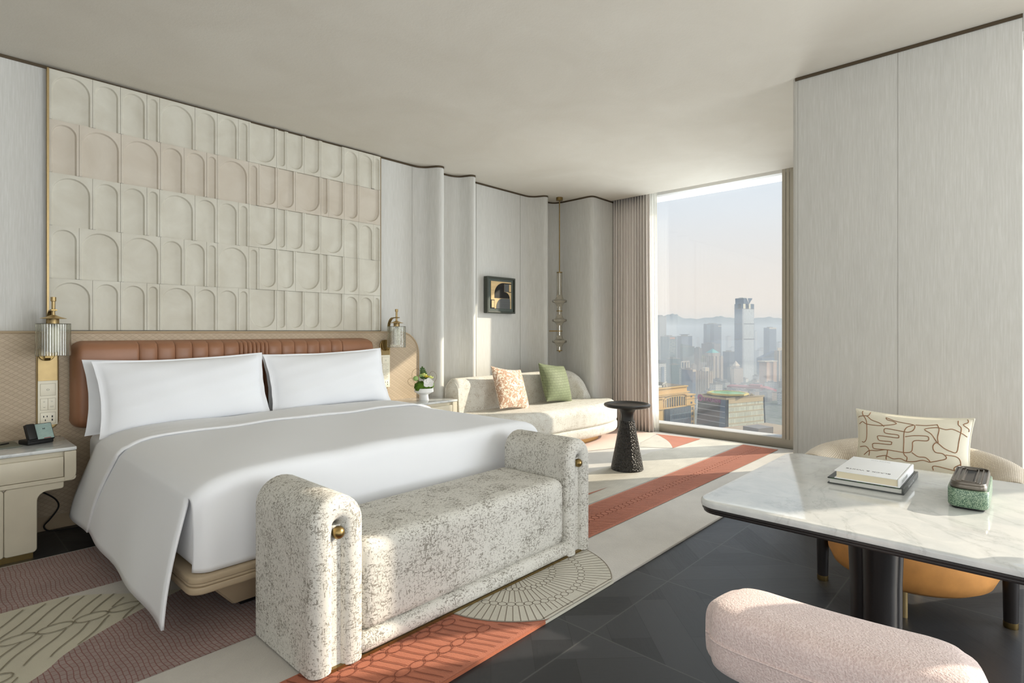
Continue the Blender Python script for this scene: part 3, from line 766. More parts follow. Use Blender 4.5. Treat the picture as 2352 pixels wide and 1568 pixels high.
def flap(sgn, edge, ybot0, ybot1, zb0, zb1, xb, wavy, m=14):
    """side drape hanging from the edge points; the hem runs from ybot0 to ybot1"""
    rows = []; n = len(edge) - 1
    for j in range(m + 1):
        v = j / m; row = []
        for i, e in enumerate(edge):
            u = i / n; y = e.y * (1 - v) + (ybot0 + (ybot1 - ybot0) * u) * v
            z = e.z + (zb0 + (zb1 - zb0) * u - e.z) * v
            out = xb * (0.55 * sin(v * pi / 2) + 0.45 * v) + wavy * v * sin(11 * y + 2 * v)
            row.append(Vector((e.x + sgn * out, y, z)))
        rows.append(row)
    return rows
b.grid(flap(-1, [r[0] for r in P[:31]], 3.70, 2.375, 0.145, 0.085, 0.098, 0.006))
b.grid(flap(1, [r[-1] for r in P[:31]], 3.70, 2.375, 0.145, 0.085, 0.098, 0.006))
dv = obj('duvet', b, M_white, smooth=75, solid=0.010)
tag(dv, 'smooth white duvet covering the bed and hanging down its sides', 'duvet')

# turned-down sheet band at the pillows
P = []
for k in range(15):
    t = k / 14; row = []
    for u in du:
        y = 3.90 - (3.90 - 3.435) * t + 0.012 * sin(5 * u + 1); x, z = toppt(u, y); ed = min(u, 1 - u) * 2.078
        row.append(Vector((x - (0.012 if u < 0.02 else 0) + (0.012 if u > 0.98 else 0), y, z + 0.013 - 0.012 * smoothp(max(0, (0.2 - t) / 0.2)) + 0.003 * sin(60 * y + 4 * sin(6 * u)) * (0.5 + 0.5 * sin(9 * u)))))
    P.append(row)
b = MB(); b.grid(P)
b.grid(flap(-1, [r[0] for r in P], 4.035, 3.665, 0.145, 0.135, 0.095, 0.010))
b.grid(flap(1, [r[-1] for r in P], 4.035, 3.665, 0.145, 0.135, 0.095, 0.010))
sh = obj('folded_sheet', b, M_white2, smooth=60, solid=0.012)
tag(sh, 'white top sheet folded down in a band below the pillows', 'sheet')

def pillow_mesh(w, h, t, M, n=30, pinch=0.06, flange=0.0, p=2.4, wr=0.0, seed=0):
    r = random.Random(seed); ph = [r.uniform(0, 6.28) for _ in range(6)]; mb = MB()
    for side in (1, -1):
        rows = []
        for j in range(n + 1):
            row = []
            for i in range(n + 1):
                u = -cos(pi * i / n); v = -cos(pi * j / n)
                fl = 1 - flange
                uu, vv = min(1, abs(u) / fl), min(1, abs(v) / fl)
                th = t * ((1 - uu ** p) * (1 - vv ** p)) ** 0.55
                x = w / 2 * u * (1 - pinch * (1 - v * v)); z = h / 2 * v * (1 - pinch * 1.3 * (1 - u * u))
                wv = wr * (sin(9 * u + ph[0] + 3 * v) * 0.5 + sin(14 * v - 6 * u + ph[1]) * 0.35) * (1 - (1 - abs(u)) * 0.5)
                row.append(M @ Vector((x, -side * (th + 0.0012) + wv * (1 - 0.5 * side * 0), z)))
            rows.append(row)
        mb.grid(rows, flip=(side < 0))
    # close the rim
    return mb
def pillow(name, label, cat, mat, loc, w, h, t, tilt, yaw=0.0, roll=0.0, group=None, piping=None, **kw):
    M = Matrix.Translation(loc) @ Matrix.Rotation(yaw, 4, 'Z') @ Matrix.Rotation(tilt, 4, 'X') @ Matrix.Rotation(roll, 4, 'Y')
    root = thing(name, label, cat, (loc[0], loc[1], loc[2] - h / 2), group)
    obj('cover', pillow_mesh(w, h, t, M, **kw), mat, root, smooth=80)
    if piping:
        mb = MB(); pn = kw.get('pinch', 0.06); pts = []
        for k in range(4):
            for i in range(24):
                s = -cos(pi * i / 24)
                u, v = ((s, -1), (1, s), (-s, 1), (-1, -s))[k]
                pts.append(M @ Vector((w / 2 * u * (1 - pn * (1 - v * v)), 0, h / 2 * v * (1 - pn * 1.3 * (1 - u * u)))))
        mb.tube(pts + [pts[0]], piping[0], 8, caps=False); obj('piping', mb, piping[1], root)
    return root, M
pillow('bed_pillow', 'front white pillow on the left half of the bed', 'pillow', M_white, (1.235, 3.985, 0.815), 1.00, 0.465, 0.095, radians(-17), 0, radians(-1.5), 'white bed pillows', flange=0.055, wr=0.007, seed=1, pinch=0.05, n=40)
pillow('bed_pillow', 'front white pillow on the right half of the bed', 'pillow', M_white, (2.235, 3.985, 0.825), 1.00, 0.465, 0.095, radians(-17), 0, radians(-1.5), 'white bed pillows', flange=0.055, wr=0.007, seed=2, pinch=0.05, n=40)
pillow('bed_pillow', 'white pillow behind the left front one, only its edge showing', 'pillow', M_white, (1.20, 4.105, 0.805), 1.00, 0.455, 0.060, radians(-13), 0, radians(0.5), 'white bed pillows', flange=0.055, wr=0.007, seed=3, pinch=0.05)
pillow('bed_pillow', 'white pillow behind the right front one, against the headboard', 'pillow', M_white, (2.255, 4.105, 0.815), 0.98, 0.455, 0.060, radians(-13), 0, radians(-0.5), 'white bed pillows', flange=0.055, wr=0.007, seed=4, pinch=0.05)

# ---------------------------------------------------------------- bench at the foot of the bed
bench = thing('bench', 'flecked grey and cream upholstered bench at the foot of the bed', 'bench', (1.73, 2.0, 0))
BY0, BY1 = 1.765, 2.245
def ushell(x0, x1, ztop, thick, y0, y1, rr, zb):
    """inverted-U roll: rounded slab cross-section swept up one side, over the top and down the other"""
    R = (x1 - x0) / 2 - thick / 2; cx = (x0 + x1) / 2; zc = ztop - (x1 - x0) / 2
    path = [(cx - R, zb + (zc - zb) * k / 6, -1, 0) for k in range(7)]
    for k in range(1, 16):
        a = pi - pi * k / 16; path.append((cx + R * cos(a), zc + R * sin(a), cos(a), sin(a)))
    path += [(cx + R, zc - (zc - zb) * k / 6, 1, 0) for k in range(7)]
    sec = rrect(-thick / 2, y0, thick / 2, y1, rr, 6)
    P = [[Vector((px + nx * q, y, pz + nz * q)) for q, y in sec] for px, pz, nx, nz in path]
    mb = MB(); mb.grid(P, True); n = len(sec)
    for o, fl in ((0, 1), ((len(P) - 1) * n, 0)):
        f = tuple(o + k for k in range(n)); mb.f.append(f[::-1] if fl else f); mb.m.append(0)
    return mb
for x0, x1 in ((0.918, 1.126), (2.333, 2.541)):
    arm = obj('arm', ushell(x0, x1, 0.625, 0.088, BY0, BY1, 0.040, 0.022), M_bench, bench, smooth=60)
    cx = (x0 + x1) / 2
    b = MB(); b.box(cx - 0.018, BY0 + 0.028, 0.022, cx + 0.018, BY1 - 0.03, 0.52); obj('groove_panel', b, M_bench, arm, smooth=None)
    b = MB(); b.sphere((cx, BY0 + 0.012, 0.497), 0.0225, 20, 14); obj('ball_knob', b, M_brass_d, arm, smooth=80)
b = MB(); b.rbox(1.120, BY0 + 0.016, 0.085, 2.339, BY1 - 0.01, 0.432, 0.055, 6); obj('seat', b, M_bench, bench)
b = MB(); b.rbox(1.100, BY0 + 0.002, 0.022, 2.36, BY1, 0.098, 0.036, 6); obj('bottom_roll', b, M_bench, bench)
b = MB(); b.box(0.945, BY0 + 0.012, 0.0145, 2.52, BY1 - 0.02, 0.026); obj('plinth', b, M_brass_d, bench, smooth=None)

# ---------------------------------------------------------------- nightstands
def nightstand(name, label, x0, x1, y0, lx0, lx1, notch=False):
    t = thing(name, label, 'nightstand', ((x0 + x1) / 2, (y0 + 4.33) / 2, 0))
    y1 = 4.333
    out = [(x0, y0), (x1, y0), (x1, 4.185), (x1 - 0.05, 4.225), (x1 - 0.10, 4.333), (x0, 4.333)] if notch else rrect(x0, y0, x1, y1, 0.012, 3)
    b = MB(); b.rprism(out, 0.549, 0.567, 0.003, 0.004, 3); obj('marble_top', b, M_marble, t)
    if notch: y1 = 4.19
    b = MB()
    sec = rrect(x0 + 0.003, 0.385, x1 - 0.003, 0.546, 0.045, 6, (0.045, 0.045, 0.006, 0.006))
    M = Matrix.Translation((0, y1, 0)) @ Matrix.Rotation(radians(90), 4, 'X')
    b.prism(sec, 0.0, y1 - y0 - 0.022, M)                      # carcass behind the drawer
    b.prism(rrect(x0 + 0.003, 0.385, x1 - 0.003, 0.408, 0.0, 4, (0.02, 0.02, 0, 0)), y1 - y0 - 0.023, y1 - y0 - 0.004, M)
    for a, c in ((x0 + 0.003, x0 + 0.055), (x1 - 0.055, x1 - 0.003)):
        rs = (0.04, 0, 0, 0.004) if a < (x0 + x1) / 2 else (0, 0.04, 0.004, 0)
        b.prism(rrect(a, 0.386, c, 0.546, 0.04, 6, rs), y1 - y0 - 0.022, y1 - y0 - 0.003, M)
    obj('body', b, M_stand, t, smooth=30, bevel=(0.003, 2))
    b = MB(); b.rbox(x0 + 0.058, y0 + 0.004, 0.410, x1 - 0.058, y0 + 0.022, 0.520, 0.004, 2); obj('drawer', b, M_stand, t)
    # cupboard leg with two rounded doors and the flared bracket under the drawer box
    cx = (lx0 + lx1) / 2
    b = MB(); b.box(lx0 + 0.01, y0 + 0.03, 0.035, lx1 - 0.01, y1 - 0.02, 0.385); obj('cupboard', b, M_stand, t, smooth=None)
    for a, c, s_ in ((lx0, cx - 0.001, -1), (cx + 0.001, lx1, 1)):
        r_ = rrect(a, 0.032, c, 0.36, 0.02, 6, (0.012, 0.02, 0.0, 0.012) if s_ > 0 else (0.02, 0.012, 0.012, 0.0))
        if s_ > 0:     # bracket flares outwards under the drawer
            r_ = [p for p in r_ if not (p[0] > c - 1e-4 and p[1] > 0.3)]
            out_ = [(c, 0.30)] + [(c + 0.045 * (1 - cos(q * pi / 12)), 0.30 + 0.045 * sin(q * pi / 12)) for q in range(1, 7)] + [(c + 0.105, 0.347), (c + 0.112, 0.355), (c + 0.112, 0.3845), (a + 0.01, 0.3845)]
            r_ = rrect(a, 0.032, c, 0.2, 0.02, 6, (0.012, 0.02, 0, 0))[:-2] + out_ + [(a, 0.37)]
        else:
            out_ = [(c - 0.01, 0.3845), (a - 0.112, 0.3845), (a - 0.112, 0.355), (a - 0.105, 0.347)] + [(a - 0.045 * (1 - cos(q * pi / 12)), 0.30 + 0.045 * sin(q * pi / 12)) for q in range(6, 0, -1)] + [(a, 0.30)]
            r_ = rrect(a, 0.032, c, 0.2, 0.02, 6, (0.02, 0.012, 0, 0))[:-2] + [(c, 0.37)] + out_
        b = MB(); b.prism(r_, y1 - y0 - 0.035, y1 - y0 - 0.012, M); obj('door', b, M_stand, t, smooth=30, bevel=(0.004, 2))
    b = MB(); b.box(lx0 + 0.012, y0 + 0.025, 0.0, lx1 - 0.015, y1 - 0.03, 0.034); obj('plinth', b, M_brass_d, t, smooth=None)
    return t
nightstand('nightstand', 'cream nightstand with marble top left of the bed, tablet phone on it', 0.03, 0.631, 3.855, 0.20, 0.463)
nightstand('nightstand', 'cream nightstand with marble top between bed and sofa, flowers on it', 2.885, 3.488, 3.93, 3.06, 3.32, True)

# phone, notepad, cable on the left nightstand
ph = thing('tablet_phone', 'black bedside tablet phone with a pale green screen', 'phone', (0.49, 4.14, 0.567))
PM = Matrix.Translation((0.492, 4.135, 0.567)) @ Matrix.Rotation(radians(20), 4, 'Z')
b = MB(); b.rbox(-0.063, -0.045, 0.0, 0.063, 0.05, 0.026, 0.006, 3, PM)
TM = PM @ Matrix.Translation((0, -0.052, 0.022)) @ Matrix.Rotation(radians(-24), 4, 'X')
b.rbox(-0.066, 0.0, 0.0, 0.066, 0.012, 0.098, 0.004, 3, TM); b.box(-0.05, 0.0, 0.01, 0.05, 0.04, 0.05, TM)
obj('body', b, M_black, ph)
b = MB(); b.rbox(-0.066, -0.016, 0.006, -0.022, 0.004, 0.098, 0.007, 3, TM); obj('handset', b, plain('phone_handset', (18, 18, 18), 0.45), ph)
b = MB(); b.box(-0.017, -0.0012, 0.006, 0.062, 0.0005, 0.094, TM)
M_screen = m_brick('phone_screen', (150, 176, 170), (128, 156, 152), (176, 196, 190), 0.012, 0.003, 0.0008, 0.5, 0, 0, 0.2, 0, 0, 0.15, 'xz', 0, 0)
sc_ = obj('screen', b, M_screen, ph, smooth=None)
b = MB(); b.box(0.0160, -0.002, 0.060, 0.0175, -0.001, 0.068, TM); b.box(0.025, -0.002, 0.060, 0.0265, -0.001, 0.068, TM)
b.add([TM @ Vector(p) for p in ((0.016, -0.0018, 0.0655), (0.0212, -0.0018, 0.0615), (0.0265, -0.0018, 0.0655), (0.0265, -0.0018, 0.068), (0.0212, -0.0018, 0.0645), (0.016, -0.0018, 0.068))], [(0, 1, 2, 3, 4, 5)])
obj('icon', b, M_black, sc_, smooth=None)
b = MB(); b.box(0.012, -0.002, 0.007, 0.046, -0.001, 0.0105, TM); obj('status_strip', b, plain('red_strip', (150, 50, 44), 0.5), sc_, smooth=None)
np_ = thing('notepad', 'grey green leather notepad at the front of the left nightstand', 'notepad', (0.34, 4.12, 0.567))
NM = Matrix.Translation((0.345, 4.16, 0.5675)) @ Matrix.Rotation(radians(4), 4, 'Z')
b = MB(); b.rbox(-0.07, -0.105, 0, 0.07, 0.105, 0.006, 0.002, 2, NM); obj('cover', b, plain('sage_leather', (104, 108, 96), 0.5), np_)
b = MB(); b.tube([NM @ Vector((-0.03, -0.02, 0.0095)), NM @ Vector((0.035, 0.02, 0.0095))], 0.0034, 8)
tag(obj('pen', b, M_dark), 'dark slim pen lying on the grey green notepad', 'pen')
b = MB(); cab = catmull([(0.468, 4.30, 0.262), (0.50, 4.31, 0.262), (0.545, 4.315, 0.24), (0.60, 4.315, 0.19), (0.615, 4.31, 0.14), (0.575, 4.30, 0.08), (0.545, 4.295, 0.045), (0.57, 4.29, 0.012), (0.66, 4.27, 0.006), (0.80, 4.24, 0.006)], 6)
b.tube(cab, 0.0042, 8); tag(obj('power_cable', b, M_black), 'black cable hanging behind the left nightstand to the floor', 'cable')

# ---------------------------------------------------------------- wall lamps and brass switch plates
def capsule(x0, x1, z0, z1, n=12): return rrect(x0, z0, x1, z1, (x1 - x0) / 2 - 0.0005, n)
def wall_plate(label, x0, x1, z0, z1, zp0, zp1, mods):
    t = thing('switch_plate', label, 'switch plate', ((x0 + x1) / 2, 4.33, z0), 'brass plates beside the bed')
    M = Matrix.Translation((0, 4.336, 0)) @ Matrix.Rotation(radians(90), 4, 'X')
    b = MB(); b.prism(capsule(x0, x1, z0, z1), 0.0, 0.010, M); b.tube([M @ Vector((x, z, 0.010)) for x, z in capsule(x0 + 0.004, x1 - 0.004, z0 + 0.004, z1 - 0.004) + [capsule(x0 + 0.004, x1 - 0.004, z0 + 0.004, z1 - 0.004)[0]]], 0.0042, 6, caps=False)
    obj('brass_plate', b, M_brass, t, smooth=40)
    ivory = plain('ivory_plastic', (240, 234, 214), 0.4); line = plain('ivory_gap', (176, 168, 146), 0.6); ink = plain('icon_grey', (110, 104, 92), 0.6)
    b = MB(); b.rbox(x0 + 0.006, 4.318, zp0, x1 - 0.006, 4.327, zp1, 0.002, 2); fr = obj('switch_frame', b, ivory, t)
    xm, hw = (x0 + x1) / 2, (x1 - x0) / 2 - 0.0165
    for kind, za, zb in mods:
        b = MB(); b.box(xm - hw, 4.3172, za, xm + hw, 4.3178, zb); b.mi = 1; e = 0.0016
        fy = 4.3152
        if kind == 'one':
            b.rbox(xm - hw + e, fy, za + e, xm + hw - e, 4.3178, zb - e, 0.001, 2)
        else:
            if kind == 'two':
                for a, c in ((xm - hw + e, xm - e / 2), (xm + e / 2, xm + hw - e)): b.rbox(a, fy, za + e, c, 4.3178, zb - e, 0.001, 2)
            else: b.rbox(xm - hw + e, fy, za + e, xm + hw - e, 4.3178, zb - e, 0.001, 2)
        m = obj('socket' if kind == 'socket' else 'switch', b, [line, ivory], t, smooth=30)
        zc = (za + zb) / 2
        def ring(mb, cx, cz, r, a0=0, a1=360, w=0.0008):
            P_ = []
            for k in range(25):
                a = radians(a0 + (a1 - a0) * k / 24); P_.append([Vector((cx + (r + s) * cos(a), fy - 0.0004, cz + (r + s) * 0.8 * sin(a))) for s in (-w, w)])
            mb.grid(P_); return mb
        def icon(mb): obj('icon', mb, ink, m, smooth=None)
        if kind == 'one':
            mb = ring(MB(), xm, zc, 0.006, 110, 430); mb.box(xm - 0.0005, fy - 0.0006, zc + 0.001, xm + 0.0005, fy, zc + 0.006); icon(mb)
        elif kind == 'two':
            for sx_ in (-1, 1):
                mb = MB(); cx_ = xm + sx_ * hw * 0.5; cz_ = zc + (zb - za) * 0.22
                for q in range(8):
                    a = q * pi / 4
                    mb.add([(cx_ + r * cos(a) + w * sin(a), fy - 0.0004, cz_ + r * sin(a) - w * cos(a)) for r, w in ((0.002, 0.0004), (0.0048, 0.0004), (0.0048, -0.0004), (0.002, -0.0004))], [(0, 1, 2, 3)])
                icon(mb)
            icon(ring(MB(), xm - hw * 0.48, zc - (zb - za) * 0.22, 0.0042, 190, 350, 0.0009))
            mb = MB(); cx_, cz_ = xm + hw * 0.5, zc - (zb - za) * 0.22
            for a, c, d, e2 in ((-0.0069, -0.0035, 0.0069, -0.0027), (-0.0069, 0.0027, -0.001, 0.0035), (0.001, 0.0027, 0.0069, 0.0035), (-0.0069, -0.0035, -0.0062, 0.0035), (0.0062, -0.0035, 0.0069, 0.0035), (-0.0004, -0.0035, 0.0004, 0.0025)):
                mb.box(cx_ + a, fy - 0.0006, cz_ + c, cx_ + d, fy, cz_ + e2)
            icon(mb)
        else:
            for dx, dz in ((-0.020, 0.010), (-0.004, 0.010), (-0.012, -0.012)):
                mb = MB(); mb.box(xm + dx - 0.0022, fy - 0.0006, zc + dz - 0.005, xm + dx + 0.0022, fy, zc + dz + 0.005); obj('pin_hole', mb, M_black, m, smooth=None)
            for dz in (0.008, -0.012):
                mb = MB(); mb.box(xm + 0.017, fy - 0.0006, zc + dz - 0.006, xm + 0.023, fy, zc + dz + 0.006); obj('usb_port', mb, M_black, m, smooth=None)
    return t
wall_plate('brass capsule wall plate with ivory switches left of the bed', 0.514, 0.619, 0.612, 1.125, 0.640, 0.905, (('one', 0.815, 0.888), ('two', 0.730, 0.800), ('socket', 0.648, 0.716)))
wall_plate('brass capsule wall plate with ivory switches right of the bed', 2.905, 3.012, 0.676, 1.125, 0.690, 0.985, (('one', 0.905, 0.968), ('two', 0.835, 0.895), ('two', 0.770, 0.826), ('socket', 0.700, 0.758)))

def wall_lamp(label, xc, xa, yc=4.165):
    t = thing('wall_lamp', label, 'wall lamp', (xc, 4.33, 1.05), 'brass wall lamps with ribbed glass shades')
    M = Matrix.Translation((0, 4.327, 0)) @ Matrix.Rotation(radians(90), 4, 'X')
    b = MB(); b.prism(capsule(xa - 0.040, xa + 0.040, 1.025, 1.125), 0.0, 0.022, M); obj('backplate', b, M_brass_d, t, smooth=40, bevel=(0.003, 2))
    # flat strap: out from the backplate, up and over to the stem
    path = [(4.315, 1.03), (4.285, 1.03), (4.272, 1.045)] + [(4.272, 1.06 + 0.19 * k / 6) for k in range(7)]
    path += [(4.272 - 0.055 * (1 - cos(a)), 1.25 + 0.072 * sin(a)) for a in [pi / 2 * k / 8 for k in range(1, 9)]]
    path += [(4.20, 1.324), (yc - 0.03, 1.324)]
    b = MB(); L = []
    for i, (y, z) in enumerate(path):
        p0 = Vector(path[max(i - 1, 0)]); p1 = Vector(path[min(i + 1, len(path) - 1)]); d = (p1 - p0).normalized(); nrm = Vector((-d.y, d.x)) * 0.0035
        f = smoothp(min(1, i / (len(path) - 1) * 1.0)); x = xa + (xc - xa) * f
        wd = 0.0135
        L.append([Vector((x - wd, y + nrm.x, z + nrm.y)), Vector((x + wd, y + nrm.x, z + nrm.y)), Vector((x + wd, y - nrm.x, z - nrm.y)), Vector((x - wd, y - nrm.x, z - nrm.y))])
    b.grid(L, True); b.f.append((0, 1, 2, 3)); b.m.append(0); e = (len(L) - 1) * 4; b.f.append((e + 3, e + 2, e + 1, e)); b.m.append(0)
    obj('arm', b, M_brass_d, t, smooth=35)
    b = MB(); b.lathe([(0.0001, 1.400), (0.0135, 1.400), (0.0135, 1.376), (0.0090, 1.374), (0.0090, 1.330), (0.014, 1.329), (0.014, 1.319), (0.0085, 1.318), (0.0085, 1.286), (0.012, 1.283), (0.012, 1.272), (0.0001, 1.272)], (xc, yc, 0), 24)
    obj('stem', b, M_brass, t, smooth=35)
    b = MB(); b.lathe([(0.010, 1.296), (0.034, 1.284), (0.060, 1.2765), (0.062, 1.2745), (0.034, 1.279), (0.010, 1.289)], (xc, yc, 0), 40); obj('cone', b, M_brass_l, t, smooth=50)
    b = MB(); b.lathe([(0.0001, 1.274), (0.026, 1.274), (0.027, 1.272), (0.027, 1.244), (0.0001, 1.243)], (xc, yc, 0), 28); obj('collar', b, M_brass, t, smooth=35)
    P = []; N = 36 * 4
    for z in (1.246, 1.242, 1.20, 1.15, 1.10, 1.062, 1.058):
        P.append([Vector((xc + (0.078 + 0.0030 * abs(cos(18 * 2 * pi * k / N))) * cos(2 * pi * k / N), yc + (0.078 + 0.0030 * abs(cos(18 * 2 * pi * k / N))) * sin(2 * pi * k / N), z)) for k in range(N)])
    b = MB(); b.grid(P, True); b.lathe([(0.026, 1.2445), (0.078, 1.2455)], (xc, yc, 0), 48)
    obj('glass_shade', b, M_ribg, t, smooth=60, solid=0.003)
    b = MB(); b.lathe([(0.0001, 1.243), (0.012, 1.242), (0.030, 1.215), (0.034, 1.15), (0.030, 1.085), (0.0001, 1.075)], (xc, yc, 0), 20); obj('inner_diffuser', b, plain('opal_glass', (226, 224, 214), 0.35), t, smooth=70)
    return t
wall_lamp('brass wall lamp with ribbed glass shade left of the bed', 0.571, 0.560)
wall_lamp('brass wall lamp with ribbed glass shade right of the bed', 2.970, 2.955)

# ---------------------------------------------------------------- flowers on the right nightstand
vx, vy, vz = 3.225, 4.10, 0.5672
b = MB(); b.lathe([(0.0001, 0.0), (0.046, 0.0), (0.047, 0.002), (0.040, 0.045), (0.042, 0.053), (0.088, 0.078), (0.089, 0.082), (0.086, 0.112), (0.083, 0.113), (0.080, 0.088), (0.04, 0.07), (0.0001, 0.07)], (vx, vy, vz), 48)
tag(obj('footed_bowl', b, plain('white_ceramic', (232, 233, 232), 0.3), smooth=40), 'white footed ceramic bowl on the right nightstand', 'bowl')
fa = thing('flower_arrangement', 'low arrangement of moss, white orchid and green blooms in the white bowl', 'flowers', (vx, vy, vz + 0.09))
def m_moss():
    m, t, bb = new_mat('green_moss'); n = noise(t, coords(t), 260, 3, 0.6); lk(t, ramp(t, n, [(0.3, srgb(40, 70, 8)), (0.7, srgb(104, 144, 28))]), bb.inputs['Base Color'])
    bb.inputs['Roughness'].default_value = 0.9; bump(t, bb, n, 1.0, 0.006); return m
MO = m_moss(); RV = random.Random(5)
def lump(c, r, sc, seed):
    rn = random.Random(seed); mb = MB(); ph = [rn.uniform(0, 6.3) for _ in range(9)]
    P = []
    for j in range(15):
        a = -pi / 2 + pi * j / 14; row = []
        for k in range(24):
            th = 2 * pi * k / 24; d = Vector((cos(a) * cos(th), cos(a) * sin(th), sin(a)))
            rr = r * (1 + 0.10 * sin(6 * d.x + ph[0]) + 0.08 * sin(9 * d.y + ph[1]) + 0.08 * sin(8 * d.z + ph[2]) + 0.04 * sin(19 * d.x + 17 * d.z + ph[3]))
            row.append(Vector((c[0] + d.x * rr * sc[0], c[1] + d.y * rr * sc[1], c[2] + d.z * rr * sc[2])))
        P.append(row)
    mb.grid(P, True); return mb
for i, (dx, dy, dz, r) in enumerate(((-0.055, -0.01, 0.128, 0.045), (0.058, 0.0, 0.137, 0.046), (0.0, -0.028, 0.115, 0.046), (-0.008, 0.03, 0.13, 0.05))):
    obj('moss', lump((vx + dx, vy + dy, vz + dz), r, (1.08, 1, 0.85), i), MO, fa, smooth=80)
def petal(mb, base, dirv, up, L, Wd, cup=0.25, n=6):
    dirv = Vector(dirv).normalized(); up = Vector(up).normalized(); sd = dirv.cross(up).normalized(); up = sd.cross(dirv).normalized(); base = Vector(base)
    P = []
    for j in range(n + 1):
        t = j / n; w = Wd * sin(pi * min(1, 0.12 + t * 0.88)) ** 0.6
        P.append([base + dirv * L * t + sd * w * s + up * (cup * L * t * t * 0.6 + cup * Wd * s * s * 0.8) for s in (-1, -0.5, 0, 0.5, 1)])
    mb.grid(P)
M_orchid = plain('orchid_white', (238, 238, 236), 0.6); M_bloom = plain('pale_green_petal', (214, 222, 140), 0.6, var=0.1, vscale=30); M_yel = plain('yellow_petal', (222, 200, 70), 0.6)
M_leafg = plain('leaf_green', (58, 92, 28), 0.5, var=0.2, vscale=40); M_bud = plain('bud_green', (150, 182, 112), 0.5, var=0.12, vscale=30); M_twig = plain('brown_twig', (112, 92, 58), 0.7)
cam_d = Vector((-0.63, -0.77, 0.1))
b = MB(); c0 = Vector((vx - 0.004, vy - 0.075, vz + 0.165)); s_ = Vector((0.77, -0.63, 0))
for a in (12, 84, 156, 215, 325): petal(b, c0, s_ * cos(radians(a)) + Vector((0, 0, 1)) * sin(radians(a)) + cam_d * 0.15, cam_d, 0.052, 0.027, 0.25)
obj('orchid', b, M_orchid, fa, smooth=80, solid=0.001)
for nm, mt, cc, r, k in (('bloom', M_bloom, (vx - 0.012, vy - 0.015, vz + 0.218), 0.036, 9), ('bloom', M_bloom, (vx + 0.05, vy - 0.03, vz + 0.19), 0.036, 9), ('yellow_bloom', M_yel, (vx + 0.004, vy - 0.028, vz + 0.21), 0.026, 7), ('green_bloom', M_bud, (vx - 0.045, vy - 0.01, vz + 0.216), 0.026, 12)):
    b = MB()
    for ring_, el in ((0, 15), (1, 50), (2, 75)):
        for q in range(k):
            a = 2 * pi * (q + 0.5 * ring_) / k; d = Vector((cos(a) * cos(radians(el)), sin(a) * cos(radians(el)), sin(radians(el))))
            petal(b, cc, d, Vector((0, 0, 1)) - d * 0.3, r * (1 - 0.12 * ring_), r * 0.42, 0.5)
    obj(nm, b, mt, fa, smooth=80)
b = MB(); b.sphere((vx - 0.108, vy - 0.02, vz + 0.208), 0.024, 16, 10, (1, 1, 0.95)); obj('bud', b, M_bud, fa, smooth=80)
b = MB(); b.tube(catmull([(vx - 0.092, vy - 0.02, vz + 0.195), (vx - 0.065, vy - 0.015, vz + 0.175), (vx - 0.03, vy, vz + 0.13)], 4), 0.0032, 6); b.tube(catmull([(vx + 0.01, vy + 0.01, vz + 0.13), (vx + 0.004, vy + 0.01, vz + 0.21), (vx - 0.008, vy + 0.01, vz + 0.29)], 4), 0.002, 6)
obj('stem', b, M_leafg, fa)
b = MB()
for k in range(6):
    t = k / 5; p = Vector((vx + 0.01 - 0.02 * t, vy + 0.008, vz + 0.20 + 0.085 * t)); L = 0.046 * (1 - 0.45 * t)
    for sgn in (-1, 1): petal(b, p, s_ * sgn + Vector((0, 0, 0.45)), cam_d, L, L * 0.30, -0.1)
petal(b, (vx - 0.01, vy + 0.008, vz + 0.285), (-0.1, 0, 1), cam_d, 0.03, 0.009)
for dx, dz in ((0.05, 0.20), (0.07, 0.205), (-0.03, 0.16), (-0.07, 0.16)): petal(b, (vx + dx * 0.5, vy, vz + dz - 0.02), (dx, -0.01, 0.02), cam_d, 0.05, 0.015)
obj('fern', b, M_leafg, fa, smooth=80)
b = MB()
for pts in ([(-0.05, 0, 0.12), (-0.11, 0, 0.20), (-0.105, 0, 0.27), (-0.06, 0, 0.292), (-0.03, 0, 0.262)], [(-0.06, 0, 0.125), (-0.13, 0, 0.14), (-0.155, 0, 0.18), (-0.13, 0, 0.205), (-0.09, 0, 0.20)], [(0.03, 0, 0.20), (0.075, 0, 0.262), (0.115, 0, 0.245), (0.125, 0, 0.20), (0.10, 0, 0.16)]):
    b.tube(catmull([(vx + p[0] * 0.8, vy + p[0] * -0.5, vz + p[2]) for p in pts], 8), 0.0013, 6)
obj('twig', b, M_twig, fa)

# ---------------------------------------------------------------- sofa with rounded chaise end
so = thing('sofa', 'speckled cream curved sofa against the finned wall', 'sofa', (4.6, 3.8, 0))
pl = [(p.x, p.y) for p in catmull([(3.56, 3.62), (3.72, 3.47), (4.05, 3.40), (4.45, 3.375), (4.80, 3.34), (5.12, 3.345), (5.38, 3.40), (5.56, 3.52), (5.645, 3.66), (5.61, 3.745), (5.49, 3.79), (5.40, 3.93), (5.2, 4.10), (4.6, 4.16), (4.0, 4.16), (3.62, 4.14), (3.545, 4.02), (3.535, 3.80)], 8, True)]
b = MB(); b.rprism(pl, 0.202, 0.425, 0.035, 0.085, 7); obj('seat', b, M_sofa, so, smooth=70)
b = MB(); cx, cy = 4.6, 3.75
b.rprism([(cx + (x - cx) * 1.002, cy + (y - cy) * 1.01) for x, y in pl], 0.088, 0.204, 0.05, 0.03, 5); obj('base_band', b, M_sofa, so, smooth=70)
b = MB(); b.rprism([(4.55 + (x - 4.6) * 0.80, 3.77 + (y - cy) * 0.74) for x, y in pl], 0.0125, 0.10, 0.002, 0.002, 2); obj('plinth', b, M_brass_l, so, smooth=50)
